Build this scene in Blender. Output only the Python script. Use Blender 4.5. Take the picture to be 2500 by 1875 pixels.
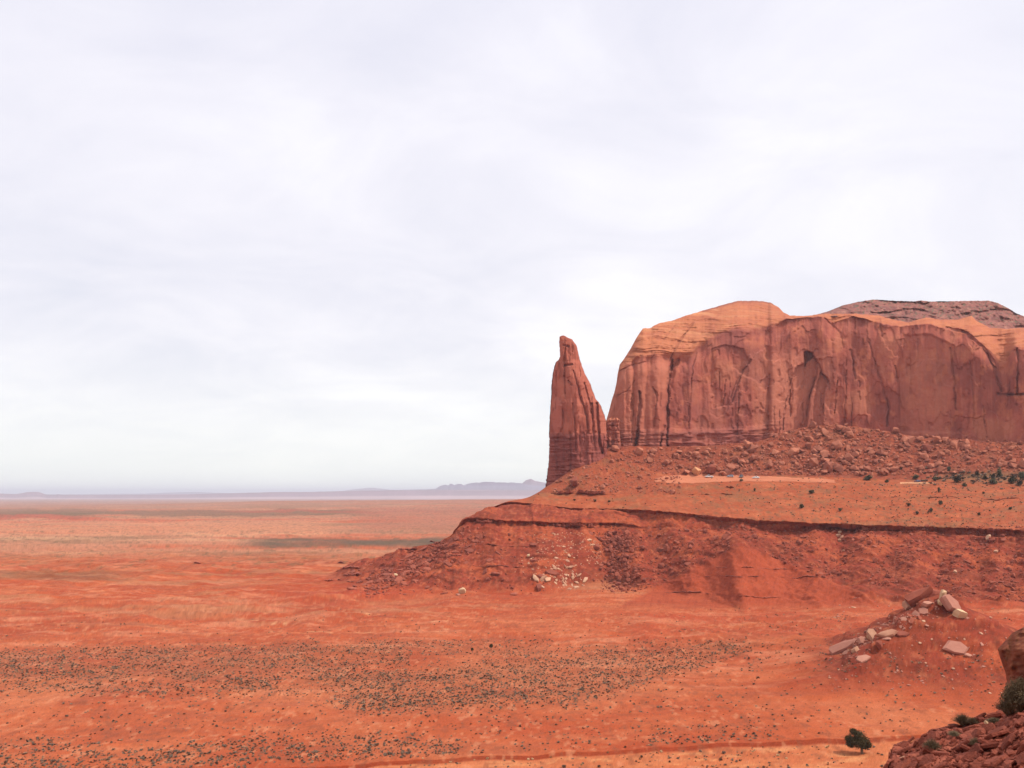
import bpy, bmesh, math, random
import numpy as np
from mathutils import Vector, Matrix

for o in list(bpy.data.objects):
    bpy.data.objects.remove(o)
SC = bpy.context.scene
COL = SC.collection
random.seed(7)
rng = np.random.default_rng(11)

# ------------------------------------------------------------------ camera
F = 2165.0                 # focal length in pixels of the 2500 px wide photo
HOR = 1207.0               # pixel row of the true horizon
S = 0.8                    # design unit -> metres
CH = 62.0 * S              # eye height above the plain
cam_d = bpy.data.cameras.new("camera")
cam = bpy.data.objects.new("camera", cam_d)
COL.objects.link(cam)
cam.location = (0, 0, CH)
cam.rotation_euler = (math.radians(90), 0, 0)
cam_d.sensor_width = 36.0
cam_d.lens = 36.0 * F / 2500.0
cam_d.shift_y = (HOR - 937.5) / 2500.0
cam_d.clip_start = 0.5
cam_d.clip_end = 250000
SC.camera = cam
SC.render.resolution_x = 1024
SC.render.resolution_y = 768

# ------------------------------------------------------------------ light
SUN_DIR = Vector((0.56, -0.10, 0.82)).normalized()      # towards the sun
SUN_EL = math.asin(SUN_DIR.z)
SUN_AZ = math.atan2(SUN_DIR.x, SUN_DIR.y)
sun_d = bpy.data.lights.new("sun", 'SUN')
sun_d.energy = 3.8
sun_d.angle = math.radians(2.0)
sun_d.color = (1.0, 0.95, 0.88)
sun = bpy.data.objects.new("sun", sun_d)
COL.objects.link(sun)
sun.location = (200, -50, 300)
sun.rotation_euler = (-SUN_DIR).to_track_quat('-Z', 'Y').to_euler()

SC.view_settings.view_transform = 'Standard'
SC.view_settings.look = 'None'
SC.view_settings.exposure = 0.0
SC.view_settings.gamma = 1.0

W = bpy.data.worlds.new("World")
SC.world = W
W.use_nodes = True


class NT:
    """small helper round a node tree"""
    def __init__(self, nt):
        self.nt = nt
        nt.nodes.clear()

    def n(self, t, **kw):
        nd = self.nt.nodes.new(t)
        for k, v in kw.items():
            if hasattr(nd, k) and k not in ('Scale', 'Detail'):
                setattr(nd, k, v)
            else:
                nd.inputs[k].default_value = v
        return nd

    def l(self, a, b):
        self.nt.links.new(a, b)

    def math(self, op, a, b=None, c=None, clamp=False):
        nd = self.nt.nodes.new('ShaderNodeMath')
        nd.operation = op
        nd.use_clamp = clamp
        for i, v in enumerate((a, b, c)):
            if v is None:
                continue
            if isinstance(v, (int, float)):
                nd.inputs[i].default_value = v
            else:
                self.l(v, nd.inputs[i])
        return nd.outputs[0]

    def mix(self, fac, a, b, blend='MIX'):
        nd = self.nt.nodes.new('ShaderNodeMix')
        nd.data_type = 'RGBA'
        nd.blend_type = blend
        for idx, v in ((0, fac), (6, a), (7, b)):
            if isinstance(v, (int, float)):
                nd.inputs[idx].default_value = v
            elif isinstance(v, tuple):
                nd.inputs[idx].default_value = (*v, 1) if len(v) == 3 else v
            else:
                self.l(v, nd.inputs[idx])
        return nd.outputs[2]

    def ramp(self, fac, stops):
        nd = self.nt.nodes.new('ShaderNodeValToRGB')
        el = nd.color_ramp.elements
        while len(el) < len(stops):
            el.new(0.5)
        for e, (p, c) in zip(el, stops):
            e.position = p
            e.color = (*c, 1) if len(c) == 3 else c
        self.l(fac, nd.inputs[0])
        return nd.outputs[0]


def build_world():
    t = NT(W.node_tree)
    out = t.n('ShaderNodeOutputWorld')
    bg = t.n('ShaderNodeBackground', Strength=0.10)
    t.l(bg.outputs[0], out.inputs[0])
    sky = t.n('ShaderNodeTexSky', sky_type='NISHITA', sun_disc=False)
    sky.sun_elevation = SUN_EL
    sky.sun_rotation = SUN_AZ
    sky.dust_density = 2.0
    tc = t.n('ShaderNodeTexCoord')
    sep = t.n('ShaderNodeSeparateXYZ')
    t.l(tc.outputs['Generated'], sep.inputs[0])
    z = t.math('MAXIMUM', sep.outputs[2], 0.0)
    zz = t.math('ADD', z, 0.24)
    cx = t.math('DIVIDE', sep.outputs[0], zz)
    cy = t.math('DIVIDE', sep.outputs[1], zz)
    cmb = t.n('ShaderNodeCombineXYZ')
    t.l(cx, cmb.inputs[0])
    t.l(cy, cmb.inputs[1])
    mp = t.n('ShaderNodeMapping')
    mp.inputs['Rotation'].default_value = (0, 0, math.radians(16))
    mp.inputs['Scale'].default_value = (0.8, 0.95, 1)
    t.l(cmb.outputs[0], mp.inputs[0])
    n1 = t.n('ShaderNodeTexNoise', Scale=0.9, Detail=7.0, Roughness=0.52, Distortion=0.5)
    t.l(mp.outputs[0], n1.inputs['Vector'])
    n2 = t.n('ShaderNodeTexNoise', Scale=2.6, Detail=8.0, Roughness=0.58, Distortion=0.7)
    t.l(mp.outputs[0], n2.inputs['Vector'])
    c = t.math('ADD', t.math('MULTIPLY', n1.outputs[0], 0.62), t.math('MULTIPLY', n2.outputs[0], 0.38))
    cloud = t.ramp(c, [(0.34, (8.7, 8.75, 9.7)), (0.43, (9.5, 9.4, 10.2)), (0.51, (10.3, 10.1, 10.7)), (0.60, (11.3, 11.1, 11.4))])
    # the air low over the horizon is creamier
    low = t.math('SUBTRACT', 1.0, t.math('MULTIPLY', z, 4.2), clamp=True)
    low = t.math('POWER', low, 2.2)
    cloud = t.mix(t.math('MULTIPLY', low, 0.8), cloud, (11.2, 11.7, 10.7))
    hi = t.math('MULTIPLY', t.math('SUBTRACT', z, 0.22), 2.2, clamp=True)
    cloud = t.mix(hi, cloud, (0.925, 0.93, 0.985), 'MULTIPLY')
    mixed = t.mix(0.90, sky.outputs[0], cloud)
    t.l(mixed, bg.inputs[0])


build_world()

# ------------------------------------------------------------------ numpy noise
def _hash(ix, iy, iz, seed):
    h = (ix.astype(np.int64) * 374761393 + iy.astype(np.int64) * 668265263 +
         iz.astype(np.int64) * 2147483647 + seed * 1274126177) & 0xFFFFFFFF
    h = ((h ^ (h >> 13)) * 1274126177) & 0xFFFFFFFF
    h = ((h ^ (h >> 16)) * 2246822519) & 0xFFFFFFFF
    return ((h ^ (h >> 15)) & 0xFFFFFF) / float(0xFFFFFF)


def vnoise(x, y, z=None, seed=0):
    x = np.asarray(x, float)
    y = np.asarray(y, float)
    x, y = np.broadcast_arrays(x, y)
    ix = np.floor(x); iy = np.floor(y)
    fx = x - ix; fy = y - iy
    ux = fx * fx * fx * (fx * (fx * 6 - 15) + 10)
    uy = fy * fy * fy * (fy * (fy * 6 - 15) + 10)
    if z is None:
        iz = np.zeros_like(ix)
        a = _hash(ix, iy, iz, seed); b = _hash(ix + 1, iy, iz, seed)
        c = _hash(ix, iy + 1, iz, seed); d = _hash(ix + 1, iy + 1, iz, seed)
        return ((a + (b - a) * ux) * (1 - uy) + (c + (d - c) * ux) * uy) * 2 - 1
    z = np.broadcast_to(np.asarray(z, float), x.shape)
    iz = np.floor(z); fz = z - iz
    uz = fz * fz * (3 - 2 * fz)
    r = []
    for k in (0, 1):
        a = _hash(ix, iy, iz + k, seed); b = _hash(ix + 1, iy, iz + k, seed)
        c = _hash(ix, iy + 1, iz + k, seed); d = _hash(ix + 1, iy + 1, iz + k, seed)
        r.append((a + (b - a) * ux) * (1 - uy) + (c + (d - c) * ux) * uy)
    return (r[0] * (1 - uz) + r[1] * uz) * 2 - 1


def fbm(x, y, z=None, o=4, seed=0, g=0.5, ridged=False):
    tot = 0; amp = 1.0; s = 0.0; f = 1.0
    for k in range(o):
        v = vnoise(x * f + 17.3 * k, y * f - 9.1 * k, None if z is None else z * f, seed + k * 31)
        if ridged:
            v = 1 - 2 * np.abs(v)
        tot = tot + amp * v
        s += amp
        amp *= g
        f *= 2.03
    return tot / s


def sstep(a, b, x):
    t = np.clip((x - a) / (b - a), 0, 1)
    return t * t * (3 - 2 * t)


def gauss1(a, sig, axis=0):
    n = int(3 * sig) + 1
    k = np.exp(-0.5 * (np.arange(-n, n + 1) / sig) ** 2)
    k /= k.sum()
    pad = [(0, 0)] * a.ndim
    pad[axis] = (n, n)
    p = np.pad(a, pad, mode='edge')
    return np.apply_along_axis(lambda v: np.convolve(v, k, mode='valid'), axis, p)


def lerp3(a, b, t):
    return a + (np.asarray(b) - a) * t[..., None]


# ------------------------------------------------------------------ object helpers
def link(o):
    COL.objects.link(o)
    return o


def tag(o, label=None, cat=None, group=None, kind=None):
    if label: o['label'] = label
    if cat: o['category'] = cat
    if group: o['group'] = group
    if kind: o['kind'] = kind
    return o


def mesh_np(name, verts, faces, mat, smooth=True, col=None, parent=None, extra=None):
    """verts (n,3), faces (m,k) arrays of one polygon size"""
    me = bpy.data.meshes.new(name)
    verts = np.asarray(verts, np.float32); faces = np.asarray(faces, np.int32)
    m, k = faces.shape
    me.vertices.add(len(verts)); me.vertices.foreach_set('co', verts.ravel())
    me.loops.add(m * k); me.loops.foreach_set('vertex_index', faces.ravel())
    me.polygons.add(m)
    me.polygons.foreach_set('loop_start', np.arange(0, m * k, k, dtype=np.int32))
    me.polygons.foreach_set('use_smooth', np.full(m, smooth, dtype=bool))
    me.update(calc_edges=True)
    if col is not None:
        at = me.color_attributes.new('pigment', 'FLOAT_COLOR', 'POINT')
        c4 = np.ones((len(verts), 4), np.float32)
        c4[:, :3] = col
        at.data.foreach_set('color', c4.ravel())
    me.materials.append(mat)
    o = link(bpy.data.objects.new(name, me))
    if parent: o.parent = parent
    return o


def grid_faces(nr, nc, wrap=False):
    r = np.arange(nr - 1)[:, None]
    c = np.arange(nc if wrap else nc - 1)[None, :]
    c2 = (c + 1) % nc
    f = np.stack([r * nc + c, r * nc + c2, (r + 1) * nc + c2, (r + 1) * nc + c], -1)
    return f.reshape(-1, 4)


def obj_bm(name, bm, mat, parent=None, smooth=False):
    me = bpy.data.meshes.new(name)
    bm.to_mesh(me)
    bm.free()
    for p in me.polygons: p.use_smooth = smooth
    me.materials.append(mat)
    o = link(bpy.data.objects.new(name, me))
    if parent: o.parent = parent
    return o


# ------------------------------------------------------------------ materials
def mat_pigment(name, grain=3.0, bump=0.3, dist=0.3, var=0.25, big=0.0):
    """rock or soil: pigment from the vertices, broken up by fine grain and bumps"""
    m = bpy.data.materials.new(name)
    m.use_nodes = True
    t = NT(m.node_tree)
    out = t.n('ShaderNodeOutputMaterial')
    b = t.n('ShaderNodeBsdfPrincipled')
    b.inputs['Roughness'].default_value = 0.95
    b.inputs['Specular IOR Level'].default_value = 0.1
    t.l(b.outputs[0], out.inputs[0])
    at = t.n('ShaderNodeAttribute')
    at.attribute_name = 'pigment'
    tc = t.n('ShaderNodeTexCoord')
    n1 = t.n('ShaderNodeTexNoise', Scale=grain, Detail=6.0, Roughness=0.65)
    t.l(tc.outputs['Object'], n1.inputs['Vector'])
    n2 = t.n('ShaderNodeTexNoise', Scale=grain * 0.17, Detail=4.0, Roughness=0.6)
    t.l(tc.outputs['Object'], n2.inputs['Vector'])
    v = t.math('ADD', t.math('MULTIPLY', n1.outputs[0], 1.3), t.math('MULTIPLY', n2.outputs[0], 0.7))
    k = t.math('ADD', 1.0 - var, t.math('MULTIPLY', v, var))
    mul = t.n('ShaderNodeVectorMath', operation='SCALE')
    t.l(at.outputs['Color'], mul.inputs[0])
    t.l(k, mul.inputs['Scale'])
    t.l(mul.outputs[0], b.inputs['Base Color'])
    bp = t.n('ShaderNodeBump', Strength=bump, Distance=dist)
    t.l(n1.outputs[0], bp.inputs['Height'])
    t.l(bp.outputs[0], b.inputs['Normal'])
    return m


def mat_rock(name, c1, c2, scale=1.2, bump=0.4):
    """loose rock: two pigments, mixed per stone and by noise over the stone"""
    m = bpy.data.materials.new(name)
    m.use_nodes = True
    t = NT(m.node_tree)
    out = t.n('ShaderNodeOutputMaterial')
    b = t.n('ShaderNodeBsdfPrincipled')
    b.inputs['Roughness'].default_value = 0.92
    b.inputs['Specular IOR Level'].default_value = 0.15
    t.l(b.outputs[0], out.inputs[0])
    oi = t.n('ShaderNodeObjectInfo')
    geo = t.n('ShaderNodeNewGeometry')
    tc = t.n('ShaderNodeTexCoord')
    n = t.n('ShaderNodeTexNoise', Scale=scale, Detail=6.0, Roughness=0.65)
    t.l(geo.outputs['Position'], n.inputs['Vector'])
    r = t.math('ADD', oi.outputs['Random'], geo.outputs['Random Per Island'])
    r = t.math('FRACT', r)
    f = t.math('ADD', t.math('MULTIPLY', r, 0.65), t.math('SUBTRACT', t.math('MULTIPLY', n.outputs[0], 1.0), 0.3), clamp=True)
    col = t.mix(f, c1, c2)
    t.l(col, b.inputs['Base Color'])
    bp = t.n('ShaderNodeBump', Strength=bump, Distance=0.25)
    t.l(n.outputs[0], bp.inputs['Height'])
    t.l(bp.outputs[0], b.inputs['Normal'])
    return m


def mat_leaf(name, c1, c2):
    m = bpy.data.materials.new(name)
    m.use_nodes = True
    t = NT(m.node_tree)
    out = t.n('ShaderNodeOutputMaterial')
    b = t.n('ShaderNodeBsdfPrincipled')
    b.inputs['Roughness'].default_value = 0.8
    b.inputs['Specular IOR Level'].default_value = 0.1
    t.l(b.outputs[0], out.inputs[0])
    geo = t.n('ShaderNodeNewGeometry')
    oi = t.n('ShaderNodeObjectInfo')
    n = t.n('ShaderNodeTexNoise', Scale=0.35, Detail=3.0)
    t.l(geo.outputs['Position'], n.inputs['Vector'])
    f = t.math('ADD', t.math('MULTIPLY', geo.outputs['Random Per Island'], 0.6),
               t.math('SUBTRACT', t.math('MULTIPLY', n.outputs[0], 1.2), 0.4), clamp=True)
    t.l(t.mix(f, c1, c2), b.inputs['Base Color'])
    return m


def mat_plain(name, c, rough=0.5, metal=0.0, coat=0.0, spec=0.5):
    m = bpy.data.materials.new(name)
    m.use_nodes = True
    t = NT(m.node_tree)
    out = t.n('ShaderNodeOutputMaterial')
    b = t.n('ShaderNodeBsdfPrincipled')
    t.l(b.outputs[0], out.inputs[0])
    b.inputs['Roughness'].default_value = rough
    b.inputs['Metallic'].default_value = metal
    b.inputs['Coat Weight'].default_value = coat
    b.inputs['Specular IOR Level'].default_value = spec
    tc = t.n('ShaderNodeTexCoord')
    n = t.n('ShaderNodeTexNoise', Scale=4.0, Detail=4.0)
    t.l(tc.outputs['Object'], n.inputs['Vector'])
    d = tuple(x * 0.8 for x in c)
    t.l(t.mix(n.outputs[0], d, c), b.inputs['Base Color'])
    return m


M_GROUND = mat_pigment('red_soil', grain=1.6, bump=0.5, dist=0.35, var=0.22)
M_CLIFF = mat_pigment('sandstone_cliff', grain=0.9, bump=0.5, dist=0.6, var=0.22)
M_HILL = mat_pigment('far_hill_soil', grain=0.01, bump=0.0, dist=1.0, var=0.2)
M_FORE = mat_pigment('rocky_soil', grain=9.0, bump=0.7, dist=0.08, var=0.35)
M_BOULDER = mat_rock('talus_rock', (0.21, 0.06, 0.039), (0.47, 0.165, 0.092), 0.5)
M_REDROCK = mat_rock('red_rock', (0.16, 0.042, 0.028), (0.38, 0.105, 0.06), 0.5)
M_PALE = mat_rock('pale_rock', (0.36, 0.15, 0.092), (0.60, 0.36, 0.22), 0.5)
M_PINK = mat_rock('pink_slab_rock', (0.33, 0.125, 0.085), (0.47, 0.22, 0.15), 0.5)
M_CREAM = mat_rock('cream_rock', (0.52, 0.32, 0.18), (0.68, 0.48, 0.28), 0.6)
M_FSLAB = mat_rock('near_slab_rock', (0.11, 0.025, 0.016), (0.31, 0.08, 0.046), 7.0, 0.6)
M_SHRUB = mat_leaf('sagebrush_leaf', (0.14, 0.088, 0.062), (0.25, 0.17, 0.115))
M_JUNIPER = mat_leaf('juniper_leaf', (0.024, 0.024, 0.012), (0.115, 0.095, 0.042))
M_DRYSAGE = mat_leaf('dry_sage', (0.22, 0.11, 0.065), (0.40, 0.24, 0.14))
M_TUFT = mat_leaf('dry_grass', (0.45, 0.27, 0.13), (0.66, 0.48, 0.27))
M_DRYBUSH = mat_leaf('dry_twig', (0.07, 0.045, 0.03), (0.20, 0.14, 0.075))
M_BARK = mat_rock('juniper_bark', (0.10, 0.06, 0.04), (0.22, 0.15, 0.10), 6.0)

# ------------------------------------------------------------------ the ground sheet
def u_of(X): return (np.asarray(X, float) - 1250.0) / F


# rows of the design: (X pixel, D, Y pixel or None, z)
def K(*pts):
    xs, ds, zs = [], [], []
    for p in pts:
        X, D, Y = p[0], p[1], p[2]
        z = p[3] if len(p) > 3 else 62.0 - (Y - HOR) / F * D
        xs.append(X); ds.append(D); zs.append(z)
    return np.array(xs, float), np.array(ds, float), np.array(zs, float)


N_ = None


def dY(Y, z=0.0): return (62.0 - z) * F / (Y - HOR)


CTRL = [
    K((-6000, 12, N_, -1.0), (9000, 12, N_, -1.0)),
    K((-6000, 160, N_, -1.0), (9000, 160, N_, -1.0)),
    K((-6000, 182, N_, -0.62), (0, dY(1932), N_, -0.62), (780, dY(1872), N_, -0.62), (1000, dY(1858), N_, -0.62), (1500, dY(1836), N_, -0.62),
      (1800, dY(1818), N_, -0.62), (2050, dY(1808), N_, -0.95), (2500, dY(1802), N_, -0.62), (9000, 226, N_, -0.62)),
    K((-6000, 183, N_, -0.1), (0, dY(1930) + .4, N_, 0), (780, dY(1870) + .4, N_, 0), (1000, dY(1856) + .4, N_, 0), (1500, dY(1834) + .4, N_, 0),
      (1800, dY(1816) + .4, N_, 0), (2050, dY(1806) + .4, N_, 0), (2500, dY(1800) + .4, N_, 0), (9000, 227, N_, 0)),
    # foot of the slope
    K((-6000, 470, N_, 0), (400, 500, N_, 0), (750, 560, 1445), (950, 543, 1455), (1100, 535, 1458), (1300, 545, 1452),
      (1470, 590, 1425), (1640, 540, 1450), (1800, 480, 1485), (1950, 470, 1480), (2150, 455, 1478), (2500, 430, 1480), (9000, 400, 1480)),
    # half way up
    K((-6000, 600, N_, 0), (600, 610, N_, 0), (720, 610, N_, 0.6), (800, 606, N_, 1.3), (900, 596, 1412), (1000, 592, 1392), (1060, 592, 1381), (1110, 590, 1366), (1200, 590, 1370),
      (1300, 592, 1365), (1400, 605, 1355), (1470, 622, 1360), (1560, 600, 1365), (1640, 590, 1360), (1720, 572, 1348), (1800, 557, 1335),
      (1900, 550, 1362), (2050, 555, 1390), (2150, 530, 1385), (2300, 515, 1390), (2500, 495, 1395), (9000, 460, 1395)),
    # lower ledge, base then top
    K((-6000, 655, N_, 0), (620, 655, N_, 0), (720, 655, N_, 1.0), (780, 650, N_, 1.6), (820, 646, 1399), (876, 642, 1377), (927, 640, 1363), (972, 640, 1349), (1010, 640, 1340), (1045, 640, 1335), (1096, 641, 1319), (1117, 642, 1295), (1132, 643, 1280), (1145, 643, 1277),
      (1230, 641, 1283), (1340, 646, 1291), (1420, 649, 1293), (1500, 661, 1288), (1570, 655, 1290), (1640, 640, 1290), (1800, 628, 1300), (2050, 615, 1300),
      (2500, 535, 1315), (9000, 500, 1315)),
    K((-6000, 657, N_, 0), (620, 657, N_, 0), (720, 657, N_, 1.0), (780, 652, N_, 1.7), (820, 648, 1396), (876, 644, 1374), (927, 642, 1360), (972, 642, 1346), (1010, 642, 1337), (1045, 642, 1332), (1096, 642, 1315), (1117, 641, 1288), (1132, 640, 1266), (1145, 639, 1264),
      (1230, 638, 1270), (1340, 643, 1276), (1420, 646, 1277), (1500, 658, 1276), (1570, 655, 1284), (1640, 642, 1287), (1800, 631, 1297), (2050, 617, 1297),
      (2500, 537, 1312), (9000, 502, 1312)),
    # upper rim, base then top
    K((-6000, 680, N_, 0), (600, 680, N_, 0), (800, 680, N_, 1), (900, 690, N_, 4), (1000, 690, N_, 14), (1080, 690, N_, 21), (1120, 690, N_, 31), (1142, 692, N_, 42.3),
      (1200, 702, 1244), (1240, 701, 1231), (1400, 696, 1248), (1500, 691, 1252), (1560, 676, 1254), (1640, 656, 1261), (1860, 631, 1283),
      (2100, 606, 1293), (2330, 571, 1301), (2500, 541, 1310), (9000, 505, 1310)),
    K((-6000, 684, N_, 0), (600, 684, N_, 0), (800, 684, N_, 1), (900, 700, N_, 3), (1000, 700, N_, 11), (1080, 705, N_, 18), (1120, 705, N_, 28), (1142, 705, N_, 42.8),
      (1200, 699, 1239), (1240, 698, 1224), (1400, 693, 1240), (1500, 688, 1243), (1560, 673, 1244), (1640, 653, 1250), (1860, 628, 1271),
      (2100, 603, 1281), (2330, 568, 1288), (2500, 538, 1295), (9000, 502, 1295)),
    # bench
    K((-6000, 720, N_, 0), (600, 720, N_, 0), (900, 740, N_, 1), (1000, 740, N_, 6), (1080, 745, N_, 12), (1140, 745, N_, 32), (1200, 730, 1241),
      (1240, 725, 1223), (1290, 725, 1214), (1310, 728, 1204), (1335, 728, 1203), (1400, 728, 1206), (1500, 725, 1207), (1640, 715, 1208),
      (1860, 695, 1212), (2100, 670, 1220), (2500, 620, 1225), (9000, 600, 1225)),
    K((-6000, 770, N_, 0), (700, 770, N_, 0), (900, 780, N_, 0), (1000, 790, N_, 4), (1140, 790, N_, 25), (1240, 780, N_, 46), (1290, 750, 1216), (1312, 748, 1204),
      (1335, 748, 1187), (1365, 750, 1174), (1400, 752, 1158), (1440, 758, 1144), (1500, 760, 1160), (1560, 752, 1175), (1640, 742, 1178), (1800, 735, 1175), (2000, 730, 1180),
      (2200, 715, 1183), (2500, 690, 1186), (9000, 660, 1186)),
    K((-6000, 810, N_, 0), (900, 810, N_, 0), (1000, 820, N_, 1), (1140, 820, N_, 14), (1240, 815, N_, 34), (1310, 775, 1209), (1335, 775, 1189), (1365, 775, 1168), (1400, 775, 1142), (1440, 778, 1122),
      (1480, 780, 1114), (1560, 776, 1132), (1600, 772, 1150), (1640, 768, 1161), (1700, 768, 1162), (1900, 762, 1165), (2100, 755, 1171),
      (2200, 745, 1174), (2500, 720, 1165), (9000, 690, 1165)),
    # foot of the mesa
    K((-6000, 860, N_, 0), (1000, 850, N_, 0), (1140, 850, N_, 5), (1240, 845, N_, 22), (1310, 805, N_, 45), (1335, 805, N_, 58), (1400, 805, 1125), (1440, 806, 1105), (1480, 808, 1085),
      (1560, 808, 1085), (1720, 808, 1083), (1850, 815, 1072), (1900, 828, 1046), (1966, 838, 1027), (2049, 838, 1022), (2149, 832, 1036),
      (2231, 815, 1055), (2314, 800, 1060), (2397, 785, 1068), (2500, 770, 1075), (9000, 740, 1075)),
    K((-6000, 1000, N_, 0), (1140, 920, N_, 0), (1240, 920, N_, 8), (1335, 920, N_, 25), (1400, 920, N_, 80), (1480, 930, N_, 98), (1600, 1000, N_, 100), (9000, 1000, N_, 100)),
    K((-6000, 1500, N_, 1), (1100, 1500, N_, 1), (9000, 1500, N_, 1)),
    K((-6000, 2600, N_, 2), (300, 2600, N_, 2), (1100, 2600, N_, 8), (9000, 2600, N_, 8)),
    K((-6000, 5000, N_, -3), (0, 5000, N_, -3), (200, 5000, 1231), (450, 5000, 1226), (650, 5000, 1219), (1000, 5000, 1217), (1300, 5000, 1214), (9000, 5000, N_, 40)),
    K((-6000, 7000, N_, -30), (9000, 7000, N_, 5)),
    K((-6000, 22000, N_, -70), (9000, 22000, N_, -10)),
    K((-6000, 90000, N_, -150), (9000, 90000, N_, -100)),
]
NSEG = [12, 56, 5, 210, 72, 60, 7, 30, 8, 48, 32, 26, 58, 12, 24, 44, 50, 10, 16, 10]

Xc = np.concatenate([np.linspace(-6000, -700, 26)[:-1], np.linspace(-700, -120, 40)[:-1], np.arange(-120, 2620, 2.5),
                     np.linspace(2620, 3200, 50), np.linspace(3200, 9000, 24)[1:]])
NC = len(Xc)
U = u_of(Xc)


def curve(xk, vk, sig=10.0):
    """interpolate the knots over uniform X and smooth the kinks"""
    xs = np.arange(-6000, 9001, 2.5)
    v = np.interp(xs, xk, vk)
    v = gauss1(v, sig)
    return np.interp(Xc, xs, v)


CD, CZ = [], []
for k_, (xk, dk, zk) in enumerate(CTRL):
    sg = 2.4 if 6 <= k_ <= 13 else 9.0
    CD.append(curve(xk, dk, sg)); CZ.append(curve(xk, zk, sg))
# scalloped rims
RIM = {}
for r0, seed, amp in ((6, 3, 4.5), (8, 5, 5.5)):
    j = amp * fbm(Xc / 55, Xc * 0, o=5, seed=seed, g=0.62) * sstep(1080, 1180, Xc)
    jb = 0.9 * fbm(Xc / 9, Xc * 0 + 3, o=3, seed=seed + 9)
    hz = 0.7 * fbm(Xc / 12, Xc * 0 + 7, o=4, seed=seed + 5, g=0.6) * sstep(1080, 1180, Xc)
    blk = np.floor(fbm(Xc / 8, Xc * 0 + 11, o=3, seed=seed + 8) * 5) * 0.5 * sstep(1080, 1180, Xc)
    thin = np.clip(0.30 + 1.1 * fbm(Xc / 45, Xc * 0 + 1, o=4, seed=seed + 6, g=0.6), 0, 0.85)
    CD[r0] = CD[r0] + j
    CD[r0 + 1] = CD[r0 + 1] + j
    RIM[r0] = (jb + blk * 0.6, (CZ[r0 + 1] - CZ[r0]) * thin)
    RIM[r0 + 1] = (blk, hz)
# spurs and gullies down the front of the bench
GUL = [(960, 0), (1050, 5), (1110, -5), (1170, 4), (1230, -5), (1285, 5), (1335, -5), (1380, 4), (1425, -7), (1475, 9), (1555, -8), (1612, 8), (1665, -6), (1715, 6), (1800, -19), (1872, 4), (1905, 11), (1940, 5), (1990, -9), (2052, 14),
       (2105, -8), (2172, 9), (2235, -8), (2292, 9), (2335, -6), (2388, 8), (2432, -8), (2482, 8), (2530, -8), (2600, 6), (2700, -6), (3000, 0)]
gk = np.array(GUL, float)
gu = curve(gk[:, 0] + 0.0, gk[:, 1], 3.0) * (1 + 0.25 * fbm(Xc / 40, Xc * 0, o=2, seed=88))
gshift = curve(gk[:, 0] + 14.0, gk[:, 1], 4.0)
CD[5] = CD[5] + 1.15 * gu
CD[4] = CD[4] + 0.9 * gshift
CD[6] = CD[6] + 0.45 * gu
CD[7] = CD[7] + 0.45 * gu
CD[8] = CD[8] + 0.25 * gu * sstep(1560, 1640, Xc)
CD[9] = CD[9] + 0.25 * gu * sstep(1560, 1640, Xc)
# wash bank wiggles
jw = 1.6 * fbm(Xc / 130, Xc * 0, o=4, seed=77)
for r in (2, 3):
    CD[r] = CD[r] + jw

rows_D, rows_Z, ROWSEG = [], [], []
for k in range(len(CTRL) - 1):
    n = NSEG[k]
    for i in range(n):
        t = i / n
        d1, d2 = CD[k], CD[k + 1]
        if d2.mean() - d1.mean() > 30:
            d = 1 / ((1 - t) / d1 + t / d2)
            tz = (d - d1) / (d2 - d1)
        else:
            d = d1 + (d2 - d1) * t
            tz = t
        z = CZ[k] + (CZ[k + 1] - CZ[k]) * tz
        wide = (d2 - d1).mean() > 6
        for kk, steps in ((k, i), (k + 1, n - i)):
            if kk in RIM:
                w = math.exp(-steps / 3.0) if wide else 1 - steps / n
                d = d + RIM[kk][0] * w
                z = z + RIM[kk][1] * w
        rows_D.append(d); rows_Z.append(z); ROWSEG.append(k)
rows_D.append(CD[-1]); rows_Z.append(CZ[-1]); ROWSEG.append(len(CTRL) - 2)
GD = np.array(rows_D); GZ = np.array(rows_Z)
ROWSEG = np.array(ROWSEG)
NR = len(GD)
START = np.concatenate([[0], np.cumsum(NSEG)])
# soften profile kinks everywhere except at the rims and the wash bank
keep = np.zeros(NR)
for k in (2, 3): keep[START[k] - 1:START[k] + 2] = 1
keep[START[6] - 1:START[7] + 2] = 1
keep[START[8] - 1:START[9] + 2] = 1
keep = gauss1(np.clip(keep, 0, 1), 1.0)[:, None]
sm = gauss1(GZ, 5.0, axis=0)
GZ = GZ * np.clip(keep * 1.6, 0, 1) + sm * (1 - np.clip(keep * 1.6, 0, 1))

gx = U[None, :] * GD
gy = GD
Xg = np.broadcast_to(Xc[None, :], GD.shape)
seg = ROWSEG[:, None]
on_plain = sstep(4.0, 0.5, np.abs(GZ)) * sstep(5200, 2500, GD)
slope_zone = ((seg >= 4) & (seg <= 7)).astype(float) * sstep(720, 900, Xg) * sstep(0.6, 5.0, GZ)
slope_zone = gauss1(slope_zone, 2.0, 0)
bench_zone = ((seg >= 9) & (seg <= 11)).astype(float) * sstep(1180, 1300, Xg)
talus_zone = (seg == 12).astype(float) * sstep(1330, 1420, Xg)

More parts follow.
